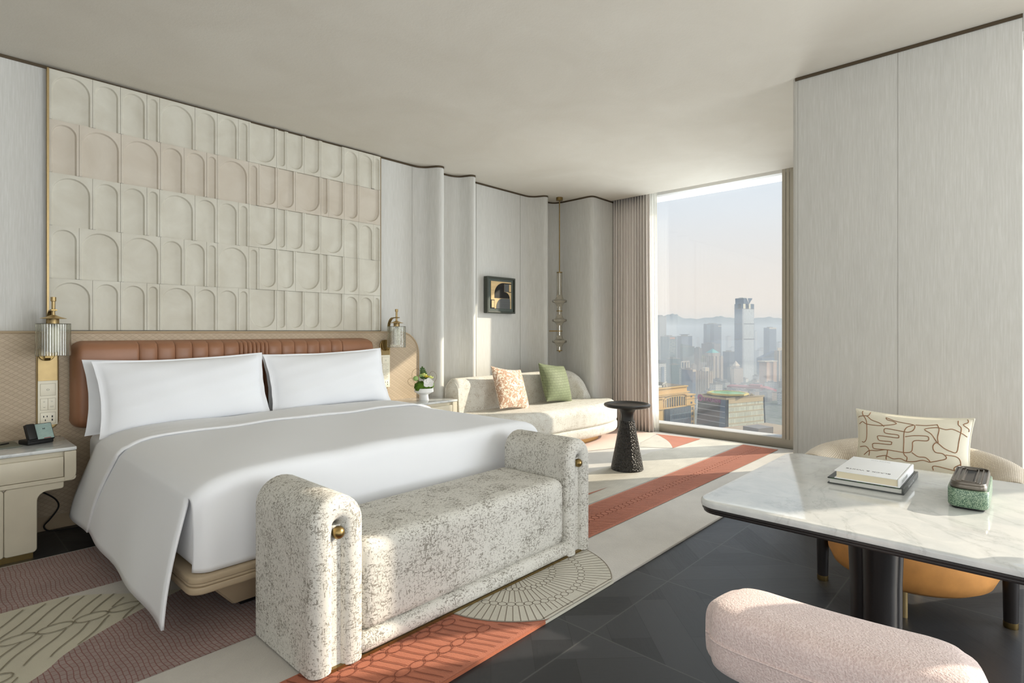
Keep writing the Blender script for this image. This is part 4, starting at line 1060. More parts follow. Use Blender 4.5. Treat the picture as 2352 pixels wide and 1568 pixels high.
path = catmull([(3.548, 4.075), (3.8, 4.077), (4.2, 4.078), (4.7, 4.078), (5.02, 4.062), (5.20, 4.02), (5.325, 3.93), (5.375, 3.82), (5.38, 3.78)], 10)
S = [0.0]
for i in range(1, len(path)): S.append(S[-1] + (path[i] - path[i - 1]).length)
P = []; Lt = S[-1]
for i, p in enumerate(path):
    d = (path[min(i + 1, len(path) - 1)] - path[max(i - 1, 0)]).normalized(); nrm = Vector((d.y, -d.x))     # towards the seat
    rem = Lt - S[i]; R = 0.30
    f = 1.0 if rem > R else sqrt(max(0.0, 1 - ((R - rem) / R) ** 2))
    fs = 1.0 if S[i] > 0.03 else 0.93 + 0.07 * sqrt(max(0, 1 - ((0.03 - S[i]) / 0.03) ** 2))
    top = 0.36 + (0.748 - 0.36) * f * fs; wth = 0.6 + 0.4 * min(1, f * 1.4)
    sec = []
    tb, tt = 0.118 * wth, 0.085 * wth            # half thickness at the seat and under the rounded top
    sec += [(-0.095 * wth, 0.20), (-0.098 * wth, max(0.25, top - 0.11))]
    for k in range(1, 12):
        a = pi - pi * k / 12; rr = min(0.11, (top - 0.2) * 0.8)
        sec.append((-0.005 + 0.095 * wth * cos(a), top - rr + rr * sin(a)))
    sec += [(tt + 0.004, max(0.24, top - 0.14)), (tb, 0.20)]
    P.append([Vector((p.x + nrm.x * q, p.y + nrm.y * q, z)) for q, z in sec])
b = MB(); b.grid(P, True)
n = len(P[0]); b.f.append(tuple(range(n - 1, -1, -1))); b.m.append(0); e = (len(P) - 1) * n; b.f.append(tuple(e + k for k in range(n))); b.m.append(0)
bk = obj('back', b, M_sofa, so, smooth=60)
b = MB(); b.tube(P[0], 0.004, 6); obj('piping', b, M_sofa, bk)
pillow('cushion', 'tan and cream floral velvet cushion on the sofa', 'cushion', M_floral, (4.11, 3.83, 0.628), 0.47, 0.44, 0.075, radians(-22), radians(6), radians(8), pinch=0.075, n=30)
pillow('cushion', 'green basket-weave cushion on the sofa', 'cushion', M_green, (4.845, 3.84, 0.632), 0.47, 0.43, 0.085, radians(-20), radians(4), radians(7), pinch=0.05, n=30)

# ---------------------------------------------------------------- black side table
st = thing('side_table', 'small black side table with hammered cone base on the rug', 'table', (4.215, 2.555, 0.013))
z0 = 0.0135; C_ = (4.215, 2.555, z0)
b = MB(); b.lathe([(0.0001, 0), (0.134, 0), (0.138, 0.006), (0.137, 0.02), (0.126, 0.08), (0.106, 0.18), (0.088, 0.28), (0.070, 0.38), (0.0635, 0.415), (0.061, 0.418), (0.0001, 0.418)], C_, 64)
obj('base', b, M_hammer, st, smooth=60)
b = MB(); b.lathe([(0.058, 0.416), (0.053, 0.445), (0.0525, 0.46), (0.056, 0.485), (0.070, 0.512), (0.098, 0.528), (0.100, 0.53), (0.0001, 0.531)], C_, 48); obj('neck', b, M_dark, st, smooth=60)
b = MB(); b.lathe([(0.09, 0.528), (0.178, 0.536), (0.194, 0.543), (0.199, 0.553), (0.196, 0.563), (0.186, 0.567), (0.172, 0.566), (0.158, 0.559), (0.150, 0.554), (0.0001, 0.554)], C_, 64); obj('tray_top', b, plain('satin_black', (30, 30, 31), 0.28), st, smooth=40)

# ---------------------------------------------------------------- pendant lamp by the niche
pd = thing('pendant_lamp', 'slim brass pendant of smoked glass discs hanging above the sofa', 'pendant lamp', (5.333, 4.20, 0.95))
px_, py_ = 5.325, 4.16
zv = lambda v: 1.2 - (v - 761) / 1285 * 6.74
b = MB(); b.lathe([(0.0001, H), (0.040, H), (0.040, H - 0.036), (0.012, H - 0.038), (0.0001, H - 0.038)], (px_, py_, 0), 28); obj('canopy', b, M_brass_d, pd, smooth=35)
b = MB(); b.tube([(px_, py_, H - 0.03), (px_, py_, zv(625.8))], 0.0065, 10); obj('rod', b, M_brass_d, pd)
tr_, dr = 0.0315, 0.088
def flare(vt, vb_, vd, vn):
    """glass from the tube at vt out to the disc at vd and back in to the tube at vn"""
    return [(tr_, zv(vt)), (tr_, zv(vb_)), (tr_ + 0.008, zv(vb_ + (vd - vb_) * 0.45)), (tr_ + 0.028, zv(vb_ + (vd - vb_) * 0.78)), (dr, zv(vd - 2.2)), (dr + 0.001, zv(vd)), (dr, zv(vd + 2.2)),
            (tr_ + 0.028, zv(vd + 4.2)), (tr_ + 0.010, zv(vd + 8)), (tr_, zv(vn))]
for prof in (flare(626, 676, 691.6, 704) + [(tr_, zv(713))], flare(715, 722, 735.5, 747) + [(tr_, zv(759))], flare(761, 770, 784, 796) + [(tr_, zv(804))]):
    b = MB(); b.lathe(prof, (px_, py_, 0), 36); obj('glass_disc', b, M_smoke, pd, smooth=70)
for vt, vb_ in ((627, 677), (704, 722), (747, 770), (796, 804)):
    b = MB(); b.tube([(px_, py_, zv(vt)), (px_, py_, zv(vb_))], 0.011, 14); obj('inner_tube', b, M_chrome, pd)
for v, r in ((625.8, 0.035), (714, 0.037), (760, 0.037), (804.7, 0.034)):
    b = MB(); b.lathe([(0.0001, zv(v) + 0.006), (r, zv(v) + 0.005), (r, zv(v) - 0.005), (0.0001, zv(v) - 0.006)], (px_, py_, 0), 28); obj('ring', b, M_brass_d, pd, smooth=35)
b = MB(); b.sphere((px_, py_, zv(807)), 0.010, 12, 8); obj('finial', b, M_brass_d, pd)
b = MB(); b.tube([(px_ - 0.03, py_ + 0.01, zv(760)), (5.20, 4.215, zv(760))], 0.006, 8); obj('bracket', b, M_brass_d, pd)

# ---------------------------------------------------------------- framed artwork
pc = thing('picture', 'small framed geometric relief in oak, grey and black above the sofa', 'picture', (4.5, 4.36, 1.4))
X0, X1, Z0, Z1, YF = 4.262, 4.712, 1.402, 1.802, 4.318
M_olive = plain('dark_olive_frame', (58, 62, 54), 0.35); M_oliveb = plain('olive_mat', (74, 82, 76), 0.5)
b = MB(); b.box(X0, YF, Z0, X0 + 0.018, 4.372, Z1); b.box(X1 - 0.018, YF, Z0, X1, 4.372, Z1); b.box(X0 + 0.018, YF, Z0, X1 - 0.018, 4.372, Z0 + 0.018); b.box(X0 + 0.018, YF, Z1 - 0.018, X1 - 0.018, 4.372, Z1)
obj('frame', b, M_olive, pc, smooth=None, bevel=(0.002, 2))
b = MB(); b.box(X0 + 0.018, YF + 0.014, Z0 + 0.018, X1 - 0.018, 4.372, Z1 - 0.018); obj('mat_board', b, M_oliveb, pc, smooth=None)
ax, az, aw, ah = X0 + 0.066, Z0 + 0.052, 0.322, 0.300
def art(name, mat, poly, d):
    mb = MB(); M = Matrix.Translation((0, YF + 0.013, 0)) @ Matrix.Rotation(radians(90), 4, 'X')
    mb.prism([(ax + u * aw, az + (1 - v) * ah) for u, v in poly], 0, d, M); return obj(name, mb, mat, pc, smooth=None)
M_oak = plain('pale_oak_veneer', (205, 176, 128), 0.5, var=0.12, vscale=50, stretch=(0.1, 1, 1)); M_char = plain('charcoal_veneer', (82, 84, 84), 0.5, var=0.12, vscale=50, stretch=(0.1, 1, 1)); M_ink = plain('black_inlay', (12, 10, 10), 0.5)
qa = lambda cu, cv, ru, rv, a0, a1, n=16: [(cu + ru * cos(radians(a0 + (a1 - a0) * k / n)), cv - rv * sin(radians(a0 + (a1 - a0) * k / n))) for k in range(n + 1)]
art('oak_ground', M_oak, [(0, 0), (1, 0), (1, 1), (0, 1)], 0.004)
art('black_arch', M_ink, [(0.165, 0.615)] + qa(0.62, 0.47, 0.455, 0.425, 180, 90) + [(1, 0.045), (1, 0.075), (0.635, 0.075), (0.635, 0.375)] + qa(0.655, 0.61, 0.265, 0.235, 90, 0) + [(0.92, 0.615)], 0.006)
art('grey_block', M_char, [(0.65, 0.075), (0.865, 0.075), (0.865, 0.37), (0.65, 0.37)], 0.006)
art('black_border', M_ink, [(0.865, 0.06), (1.0, 0.06), (1.0, 0.385), (0.865, 0.385)], 0.005)
art('oak_block', M_oak, [(0.885, 0.085), (0.985, 0.085), (0.985, 0.36), (0.885, 0.36)], 0.007)
art('grey_arch', M_char, [(0.25, 1.0)] + qa(0.545, 0.98, 0.295, 0.355, 180, 90) + [(0.935, 0.622), (0.945, 0.72), (0.945, 1.0)], 0.006)
art('black_border', M_ink, [(0, 0.68), (0.17, 0.68), (0.17, 1.0), (0, 1.0)], 0.005)
art('oak_block', M_oak, [(0.025, 0.71), (0.145, 0.71), (0.145, 0.965), (0.025, 0.965)], 0.007)

# ---------------------------------------------------------------- writing table with marble top
tb = thing('desk', 'writing table with white marble top and dark oak pedestal', 'table', (1.84, -0.1, 0))
TX0, TX1, TY0, TY1 = 1.436, 2.245, -0.92, 0.664
b = MB(); b.rprism(rrect(TX0, TY0, TX1, TY1, 0.055, 8), 0.7325, 0.750, 0.003, 0.006, 4); obj('marble_top', b, M_marble, tb, smooth=40)
b = MB(); b.rprism(rrect(TX0 + 0.002, TY0 + 0.002, TX1 - 0.002, TY1 - 0.002, 0.055, 8), 0.724, 0.732, 0.003, 0.002, 3); b.rprism(rrect(TX0 + 0.006, TY0 + 0.006, TX1 - 0.006, TY1 - 0.006, 0.05, 8), 0.7165, 0.7245, 0.003, 0.002, 3)
obj('edge_frame', b, M_ebony, tb, smooth=40)
for yc in (0.316, -0.56):
    P = []; N = 72
    for z, s in ((0.0, 1.34), (0.02, 1.32), (0.10, 1.20), (0.22, 1.07), (0.36, 1.0), (0.5, 1.0), (0.60, 1.06), (0.67, 1.22), (0.718, 1.5)):
        row = []
        for k in range(N):
            a = 2 * pi * k / N; r = 0.066 * s * (0.60 + 0.40 * abs(cos(1.5 * (a + 0.62))) ** 0.55)
            row.append(Vector((1.84 + 1.15 * r * cos(a), yc + 1.0 * r * sin(a), z)))
        P.append(row)
    b = MB(); b.grid(P, True); n = len(P[0]); b.f.append(tuple(range(n - 1, -1, -1))); b.m.append(0); e = (len(P) - 1) * n; b.f.append(tuple(e + k for k in range(n))); b.m.append(0)
    obj('pedestal', b, M_ebony, tb, smooth=45)

# books: each a cover with spine, page block inside, lettering on top
def text(s, size, M, mat, parent, name='lettering', bold=0.0, sx_=1.0):
    cu = bpy.data.curves.new(name, 'FONT'); cu.body = s; cu.size = size; cu.extrude = 0.0002; cu.offset = bold; cu.align_x = 'CENTER'; cu.align_y = 'CENTER'
    tmp = bpy.data.objects.new('tmp', cu); COL.objects.link(tmp); dg = bpy.context.evaluated_depsgraph_get()
    me = bpy.data.meshes.new_from_object(tmp.evaluated_get(dg)); bpy.data.objects.remove(tmp)
    me.transform(M @ Matrix.Diagonal((sx_, 1, 1, 1))); me.materials.clear(); me.materials.append(mat)
    o = bpy.data.objects.new(name, me); COL.objects.link(o); o.parent = parent
    o.matrix_parent_inverse = Matrix.Translation(parent.location).inverted(); return o
def book(label, M, L, Wd, T, mcov, mpage, loc):
    """local frame: x along the width (spine at +x), y along the height, z up"""
    t = thing('book', label, 'book', loc, 'books on the marble table')
    b = MB(); c = 0.0028
    b.rbox(-Wd / 2, -L / 2, 0, Wd / 2, L / 2, c, 0.001, 2, M); b.rbox(-Wd / 2, -L / 2, T - c, Wd / 2 - 0.006, L / 2, T, 0.001, 2, M)
    b.rbox(Wd / 2 - 0.005, -L / 2, 0.0, Wd / 2 + 0.001, L / 2, T, 0.002, 3, M)
    obj('cover', b, mcov, t)
    b = MB(); b.box(-Wd / 2 + 0.005, -L / 2 + 0.004, c, Wd / 2 - 0.004, L / 2 - 0.004, T - c, M); obj('pages', b, mpage, t, smooth=None)
    return t
M_page = plain('book_pages', (222, 212, 186), 0.9, bmp=0.4, bscale=900, stretch=(0.05, 0.05, 1), bdist=0.001); M_pageg = plain('grey_pages', (206, 206, 200), 0.8)
M_bw = plain('white_book_cover', (236, 238, 240), 0.4); M_bg = plain('charcoal_book_cover', (64, 68, 66), 0.35); M_ink2 = plain('print_black', (30, 30, 34), 0.6); M_inkg = plain('print_silver', (196, 198, 198), 0.5)
# x of the book runs to the room's -Y (spine faces the window side), y runs to +X
def bookM(x, y, z, yaw): return Matrix.Translation((x, y, z)) @ Matrix.Rotation(radians(-90 + yaw), 4, 'Z')
B1 = bookM(1.988, 0.350, 0.7503, 0.0)
bk1 = book('charcoal hardback with pale pages, lower of the two books', B1, 0.262, 0.188, 0.018, M_bg, M_pageg, (2.0, 0.37, 0.75))
b = MB(); b.box(-0.0925, -0.1313, 0.0150, 0.086, -0.1309, 0.0182, B1)
m_, t_, bb_ = new_mat('book_jacket_print'); nz_ = noise(t_, coords(t_), 90, 4, 0.7); lk(t_, ramp(t_, nz_, [(0.45, srgb(22, 26, 22)), (0.58, srgb(44, 74, 34)), (0.7, srgb(92, 130, 60))]), bb_.inputs['Base Color'])
obj('jacket_edge', b, m_, bk1, smooth=None)
text('Tropical Gardens & Villas', 0.0098, B1 @ Matrix.Translation((0.0952, -0.010, 0.009)) @ Matrix.Rotation(radians(90), 4, 'Z') @ Matrix.Rotation(radians(90), 4, 'X'), M_inkg, bk1, 'spine_lettering')
B2 = bookM(1.976, 0.345, 0.7687, 0.0)
bk2 = book('white hardback titled BLACK & WHITE on top of the charcoal book', B2, 0.243, 0.160, 0.024, M_bw, M_page, (1.88, 0.33, 0.776))
TT = B2 @ Matrix.Translation((0, 0, 0.0241)) @ Matrix.Rotation(radians(180), 4, 'Z')
text('BLACK & WHITE', 0.0152, TT @ Matrix.Translation((0.004, 0.072, 0)), M_ink2, bk2, 'title_lettering')
text('Photographs', 0.0100, TT @ Matrix.Translation((0.0, -0.095, 0)), M_inkg, bk2, 'author_lettering')
text('BLACK & WHITE', 0.0125, B2 @ Matrix.Translation((0.0813, -0.045, 0.012)) @ Matrix.Rotation(radians(90), 4, 'Z') @ Matrix.Rotation(radians(90), 4, 'X'), M_inkg, bk2, 'spine_lettering')

# shagreen box with ribbed lid
bx = thing('tissue_box', 'green shagreen box with ribbed bronze lid on the marble table', 'box', (1.93, 0.118, 0.75))
BM = Matrix.Translation((1.93, 0.118, 0.7503)) @ Matrix.Rotation(radians(0.5), 4, 'Z')
oc = lambda L, Wd, c: [(-L / 2, -Wd / 2 + c), (-L / 2 + c, -Wd / 2), (L / 2 - c, -Wd / 2), (L / 2, -Wd / 2 + c), (L / 2, Wd / 2 - c), (L / 2 - c, Wd / 2), (-L / 2 + c, Wd / 2), (-L / 2, Wd / 2 - c)]
def soft(poly, n=4):
    out = []; N = len(poly)
    for i in range(N):
        a, p, c = Vector(poly[i - 1]), Vector(poly[i]), Vector(poly[(i + 1) % N]); k = 0.42
        q0, q1 = p + (a - p) * k, p + (c - p) * k
        for j in range(n + 1): t = j / n; r = q0 * (1 - t) ** 2 + p * 2 * t * (1 - t) + q1 * t * t; out.append((r.x, r.y))
    return out
b = MB(); b.rprism(soft(rrect(-0.121, -0.042, 0.121, 0.042, 0.022, 3)), 0.004, 0.050, 0.008, 0.002, 3, BM); bd_ = obj('body', b, M_shagreen, bx, smooth=50)
b = MB(); b.rprism(soft(rrect(-0.112, -0.034, 0.112, 0.034, 0.018, 3)), 0.0, 0.006, 0.001, 0.001, 2, BM); obj('foot', b, M_black, bx)
M_lid = plain('bronze_lid', (104, 98, 90), 0.28, 0.75)
b = MB(); b.rprism(rrect(-0.113, -0.037, 0.113, 0.037, 0.022, 5), 0.050, 0.063, 0.002, 0.003, 3, BM)
lid = obj('lid', b, M_lid, bx, smooth=40)
b = MB()
def loop(hx, hy, r):
    pts = [BM @ Vector((x, y, 0.0635)) for x, y in rrect(-hx, -hy, hx, hy, r, 5)]; b.tube(pts + [pts[0], pts[1]], 0.0022, 6, caps=False, rz=0.0045)
loop(0.110, 0.034, 0.020); loop(0.098, 0.0235, 0.010); loop(0.086, 0.0135, 0.006)
obj('rib', b, M_lid, lid, smooth=60)
b = MB(); b.prism(rrect(-0.082, -0.0095, 0.082, 0.0095, 0.004, 3), 0.0631, 0.0634, BM); obj('slot', b, M_black, lid, smooth=None)

# ---------------------------------------------------------------- armchair behind the table
ac = thing('armchair', 'round-backed armchair with ribbed cream arms and ochre leather base', 'armchair', (3.03, 0.40, 0))
AX, AY = 3.03, 0.40
prof = [(0.0001, 0.125), (0.20, 0.125), (0.255, 0.132), (0.292, 0.155), (0.312, 0.20), (0.318, 0.26), (0.318, 0.40), (0.30, 0.415), (0.0001, 0.415)]
b = MB(); b.lathe(prof, (AX, AY, 0), 72); obj('leather_base', b, M_oleather, ac, smooth=60)
b = MB(); b.lathe([(0.0001, 0.118), (0.215, 0.118), (0.216, 0.127), (0.0001, 0.127)], (AX, AY, 0), 48); obj('base_plate', b, M_black, ac, smooth=30)
b = MB(); b.rprism(arcpts(AX - 0.01, AY, 0.30, 0, 360, 47)[:-1], 0.412, 0.475, 0.02, 0.03, 5); obj('seat_cushion', b, M_weave, ac, smooth=60)
path = [(2.90, AY + 0.352, 0.535), (2.96, AY + 0.352, 0.540)]
for k in range(0, 33):
    a = radians(90 - 180 * k / 32); path.append((AX + 0.352 * cos(a), AY + 0.352 * sin(a), 0.545 + 0.035 * cos(a)))
path += [(2.96, AY - 0.352, 0.540), (2.90, AY - 0.352, 0.535)]
b = MB(); P = []; n = 28
for i, p in enumerate(path):
    p = Vector(p); d = (Vector(path[min(i + 1, len(path) - 1)]) - Vector(path[max(i - 1, 0)])).normalized(); s_ = d.cross(Vector((0, 0, 1))).normalized(); u_ = s_.cross(d)
    P.append([p + s_ * 0.082 * cos(2 * pi * k / n) + u_ * 0.088 * sin(2 * pi * k / n) for k in range(n)])
for sc_, end in ((0.93, 0), (0.93, -1)):
    c = sum(P[end], Vector()) / n; d = (Vector(path[1]) - Vector(path[0])).normalized() if end == 0 else (Vector(path[-2]) - Vector(path[-1])).normalized()
    ring = [c + (q - c) * sc_ - d * 0.006 for q in P[end]]
    P = [ring] + P if end == 0 else P + [ring]
b.grid(P, True); b.f.append(tuple(range(n - 1, -1, -1))); b.m.append(0); e = (len(P) - 1) * n; b.f.append(tuple(e + k for k in range(n))); b.m.append(0)
ba = obj('back_roll', b, M_weave, ac, smooth=50)
b = MB(); b.tube(P[1] + [P[1][0]], 0.0022, 6, caps=False); obj('piping', b, M_weave, ba)
b = MB(); b.tube(P[-2] + [P[-2][0]], 0.0022, 6, caps=False); obj('piping', b, M_weave, ba)
P = []
for z, r in ((0.40, 0.318), (0.46, 0.325), (0.52, 0.33)):
    P.append([Vector((AX + r * cos(radians(q)), AY + r * sin(radians(q)), z)) for q in range(-95, 96, 5)])
b = MB(); b.grid(P); obj('inner_back', b, M_weave, ac, smooth=60, solid=0.03)
for y, x in ((AY + 0.340, 3.012), (AY - 0.340, 3.042)):
    b = MB(); b.lathe([(0.0001, 0.022), (0.0235, 0.022), (0.0265, 0.20), (0.0275, 0.475), (0.0001, 0.475)], (x, y, 0), 28); lg = obj('leg', b, M_ebony, ac, smooth=45)
    b = MB(); b.lathe([(0.0001, 0.0), (0.0235, 0.0), (0.0245, 0.004), (0.0245, 0.024), (0.0001, 0.025)], (x, y, 0), 28); obj('brass_cap', b, M_brass_d, lg, smooth=45)
for x, y in ((2.850, 0.392), (3.20, 0.40)):
    b = MB(); b.tube([(x, y, 0.0), (x, y, 0.12)], 0.0135, 20); obj('brass_leg', b, M_brass, ac, smooth=45)
PW, PH, PT = 0.445, 0.315, 0.062
pr_, PMx = pillow('scatter_pillow', 'cream pillow with brown line embroidery on the armchair', 'pillow', M_cream, (3.125, 0.404, 0.665), PW, PH, PT, radians(-12), radians(-90), 0.0, pinch=0.075, piping=(0.0042, M_cream), n=36)
LN = [[(715,140),(705,190),(740,250),(745,330),(740,440),(715,475),(690,470)], [(640,230),(690,215),(750,208),(800,245),(880,270),(930,305)], [(660,295),(700,270),(740,290),(830,298),(920,295),(1045,268),(1015,242),(960,230),(945,210)],
 [(790,160),(775,195),(750,208)], [(945,205),(1050,240),(1200,265),(1225,290),(1210,330),(1170,350),(1130,348),(1040,335),(945,325),(930,350),(950,375),(1065,385),(1078,405),(1060,418),(880,405),(865,430),(890,455),(1000,462),(1008,480),(990,492),(830,485),(812,510),(835,540),(960,548),(1060,560),(1150,570),(1205,555),(1215,500),(1215,455),(1250,435),(1345,435),(1362,410),(1340,385),(1230,385),(1140,400)],
 [(1215,268),(1150,300),(1128,360),(1130,460),(1130,560),(1140,595),(1165,620),(1160,660)], [(670,520),(740,518),(780,560),(780,610)], [(725,600),(780,560),(860,560),(960,548),(970,580),(960,630),(965,650)],
 [(1210,565),(1270,605),(1340,610),(1380,655),(1310,640),(1230,660),(1160,660),(1100,635),(1030,640),(960,610),(900,615),(860,625)], [(1380,655),(1450,635),(1525,605),(1495,560),(1430,550),(1405,510),(1410,470),(1440,450),(1500,500),(1560,530),(1615,535),(1628,420),(1632,300),(1600,260),(1590,215)],
 [(1440,450),(1380,360),(1315,312),(1420,290),(1500,310),(1560,305),(1640,345),(1690,380)], [(1420,255),(1445,310),(1440,390),(1450,450)], [(1230,268),(1330,270),(1420,258)], [(1520,570),(1610,580),(1645,620),(1640,690),(1600,725),(1590,690),(1650,650)], [(1405,735),(1400,700),(1430,690),(1520,705),(1600,720)], [(1660,195),(1675,235),(1640,258),(1690,300),(1700,330)]]
b = MB()
for ln in LN:
    pts = []
    for q in catmull([(x, y) for x, y in ln], 4):
        u = (q.x - 1178) / 535; yt = 150 + (q.x - 640) * 0.045; yb = 800 + (q.x - 665) * 0.10; v = 1 - 2 * (q.y - yt) / (yb - yt)
        u = max(-0.97, min(0.97, u)); v = max(-0.97, min(0.97, v))
        th = PT * ((1 - abs(u) ** 2.4) * (1 - abs(v) ** 2.4)) ** 0.55
        pts.append(PMx @ Vector((PW / 2 * u * (1 - 0.075 * (1 - v * v)), -(th + 0.0008), PH / 2 * v * (1 - 0.0975 * (1 - u * u)))))
    b.tube(pts, 0.0021, 6)
obj('embroidery', b, M_brown, pr_, smooth=60)

# ---------------------------------------------------------------- blush chair in the foreground: thick curved back rest, seat and legs below
ch = thing('dining_chair', 'blush boucle chair in the foreground with its back to the camera', 'chair', (1.15, 0.25, 0))
cl = catmull([(1.048, 0.418), (1.042, 0.35), (1.044, 0.25), (1.056, 0.14), (1.072, 0.066)], 12)
P = []; Ltot = sum((cl[i + 1] - cl[i]).length for i in range(len(cl) - 1)); acc = 0; m = 24
for i, p in enumerate(cl):
    if i: acc += (p - cl[i - 1]).length
    d = (cl[min(i + 1, len(cl) - 1)] - cl[max(i - 1, 0)]).normalized(); nrm = Vector((-d.y, d.x))
    e = min(acc, Ltot - acc); f = 1.0 if e > 0.055 else 0.72 + 0.28 * sqrt(max(0, 1 - ((0.055 - e) / 0.055) ** 2))
    hw, hh = 0.090 * f, 0.064 * (0.55 + 0.45 * f); row = []
    for k in range(m):
        a = 2 * pi * k / m; c, s = cos(a), sin(a); q = 0.46
        xx = hw * (abs(c) ** q) * (1 if c > 0 else -1); zz = hh * (abs(s) ** q) * (1 if s > 0 else -1)
        row.append(Vector((p.x + nrm.x * xx, p.y + nrm.y * xx, 0.650 + zz - xx * 0.05)))
    P.append(row)
for end in (0, -1):
    base = P[end]; c = sum(base, Vector()) / m; nb = P[1] if end == 0 else P[-2]; d = (c - sum(nb, Vector()) / m).normalized()
    rings = [[c + (q - c) * s + d * o for q in base] for s, o in ((0.95, 0.010), (0.82, 0.018), (0.5, 0.023), (0.15, 0.025))]
    P = rings[::-1] + P if end == 0 else P + rings
b = MB(); b.grid(P, True); b.f.append(tuple(range(m - 1, -1, -1))); b.m.append(0); e = (len(P) - 1) * m; b.f.append(tuple(e + k for k in range(m))); b.m.append(0)
cb = obj('back_rest', b, M_chair, ch, smooth=80, sub=1)
b = MB(); seam = [r[int(m * 0.5)] + Vector((0, 0, 0.002)) for r in P[3:-3]]
b.tube(seam, 0.0022, 6); obj('seam', b, M_chair, cb)
b = MB(); b.rprism(rrect(0.98, 0.03, 1.40, 0.46, 0.10, 8), 0.38, 0.47, 0.02, 0.035, 5); obj('seat', b, M_chair, ch, smooth=60)
for y in (0.14, 0.36):
    b = MB(); b.tube([(1.03, y, 0.42), (1.0, y, 0.62)], 0.012, 12); obj('back_support', b, M_ebony, ch)
for x, y in ((1.03, 0.08), (1.03, 0.41), (1.36, 0.08), (1.36, 0.41)):
    b = MB(); b.tube([(x, y, 0.0), (x, y, 0.39)], 0.014, 14); obj('leg', b, M_ebony, ch)

# added desk lamp, unseen to the right: its drum shade throws the round shadow on the blush chair
dl = thing('added_desk_lamp', 'added unseen desk lamp with linen drum shade at the far right of the marble table', 'lamp', (1.80, -0.30, 0.75))
b = MB(); b.lathe([(0.0001, 0.7502), (0.075, 0.7502), (0.076, 0.765), (0.012, 0.772), (0.010, 1.00), (0.010, 1.19), (0.0001, 1.19)], (1.80, -0.30, 0), 32); obj('base', b, M_brass_d, dl, smooth=40)
b = MB(); b.lathe([(0.112, 0.98), (0.108, 1.20), (0.105, 1.20), (0.109, 0.98), (0.112, 0.98)], (1.80, -0.30, 0), 40); b.lathe([(0.105, 1.195), (0.0001, 1.195)], (1.80, -0.30, 0), 40); obj('lamp_shade', b, M_cream, dl, smooth=50)

# ---------------------------------------------------------------- the city beyond the window
GZ = -125.0
FAC = {
    'grey': m_facade('facade_grey', (150, 146, 142), (78, 88, 98), 3.4, 3.6, 1.1),
    'teal': m_facade('facade_teal', (74, 104, 112), (44, 78, 90), 4.0, 3.8, 0.7),
    'blue': m_facade('facade_blue', (92, 112, 134), (62, 90, 118), 3.0, 4.0, 0.35),
    'dark': m_facade('facade_dark', (58, 84, 108), (40, 68, 94), 3.0, 4.0, 0.4),
    'white': m_facade('facade_white', (206, 200, 190), (88, 104, 120), 5.0, 4.2, 1.7),
    'beige': m_facade('facade_beige', (196, 176, 160), (104, 104, 112), 4.2, 3.4, 1.25),
    'pinkbeige': m_facade('facade_pink', (196, 158, 136), (120, 112, 116), 4.2, 3.4, 1.3),
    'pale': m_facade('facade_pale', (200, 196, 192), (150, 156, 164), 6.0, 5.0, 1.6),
}
M_roof = plain('roof_grey', (132, 128, 124), 0.9); M_pale = plain('pale_panel', (226, 208, 184), 0.7); M_belt = plain('belt_dark', (70, 82, 98), 0.8)  # dark slate tone for belts, roof slab and crown
def at_corner(name, label, X, Y, ang, group=None): return thing(name, label, 'building', (X, Y, GZ), group, radians(ang))
def bpart(name, mb, mat, root):
    o = obj(name, mb, mat, None, smooth=None); o.parent = root; return o
FOOT = []
def centre(X, Y, ang, wr, wl):
    a = radians(ang); return (X + wr / 2 * cos(a) - wl / 2 * sin(a), Y + wr / 2 * sin(a) + wl / 2 * cos(a), sqrt(wr * wr + wl * wl) / 2)
def tower(label, X, Y, ang, wr, wl, zt, fac, extra=None, group=None, name='tower'):
    FOOT.append(centre(X, Y, ang, wr, wl))
    t = at_corner(name, label, X, Y, ang, group); h = zt - GZ
    b = MB(); b.box(0, 0, 0, wr, wl, h); bpart('shaft', b, FAC[fac], t)
    b = MB(); b.box(-0.25, -0.25, h - 0.2, wr + 0.25, wl + 0.25, h + 1.0); b.box(wr * 0.25, wl * 0.25, h + 1.0, wr * 0.7, wl * 0.75, h + 3.6); bpart('roof', b, M_roof, t)
    if extra: extra(t, wr, wl, h)
    return t
A = -19.1
def x_slab(t, wr, wl, h):
    b = MB(); b.lathe([(0.01, 0), (13, 0), (13, 1.4), (0.01, 1.4)], (wr * 0.48, wl * 0.5, h + 4), 24); bpart('roof_slab', b, M_belt, t)
def x_orange(t, wr, wl, h):
    b = MB()
    for k in range(5): b.box(4 + k * 3.6, -0.5, h - 5.6, 6.8 + k * 3.6, -0.1, h - 2.2); b.box(4.8 + k * 3.6, -0.55, h - 6.6, 5.8 + k * 3.6, -0.1, h - 1.4)
    bpart('roof_sign', b, plain('orange_sign', (226, 150, 104), 0.7), t)
    r = random.Random(3); mw = plain('pale_window', (222, 220, 196), 0.6)
    for i in range(6):
        for j in range(9):
            if r.random() < 0.8: b = MB(); b.box(3 + i * 3.6, -0.15, h - 12 - j * 3.8, 4.6 + i * 3.6, -0.02, h - 10.6 - j * 3.8); bpart('bright_window', b, mw, t)
def x_sloped(t, wr, wl, h):
    b = MB(); b.add([(0, 0, h), (wr, 0, h), (wr, wl, h), (0, wl, h), (0, 0, h + 7), (0, wl, h + 7)], [(0, 1, 4), (3, 5, 2), (0, 4, 5, 3), (4, 1, 2, 5)]); bpart('sloped_top', b, FAC['teal'], t)
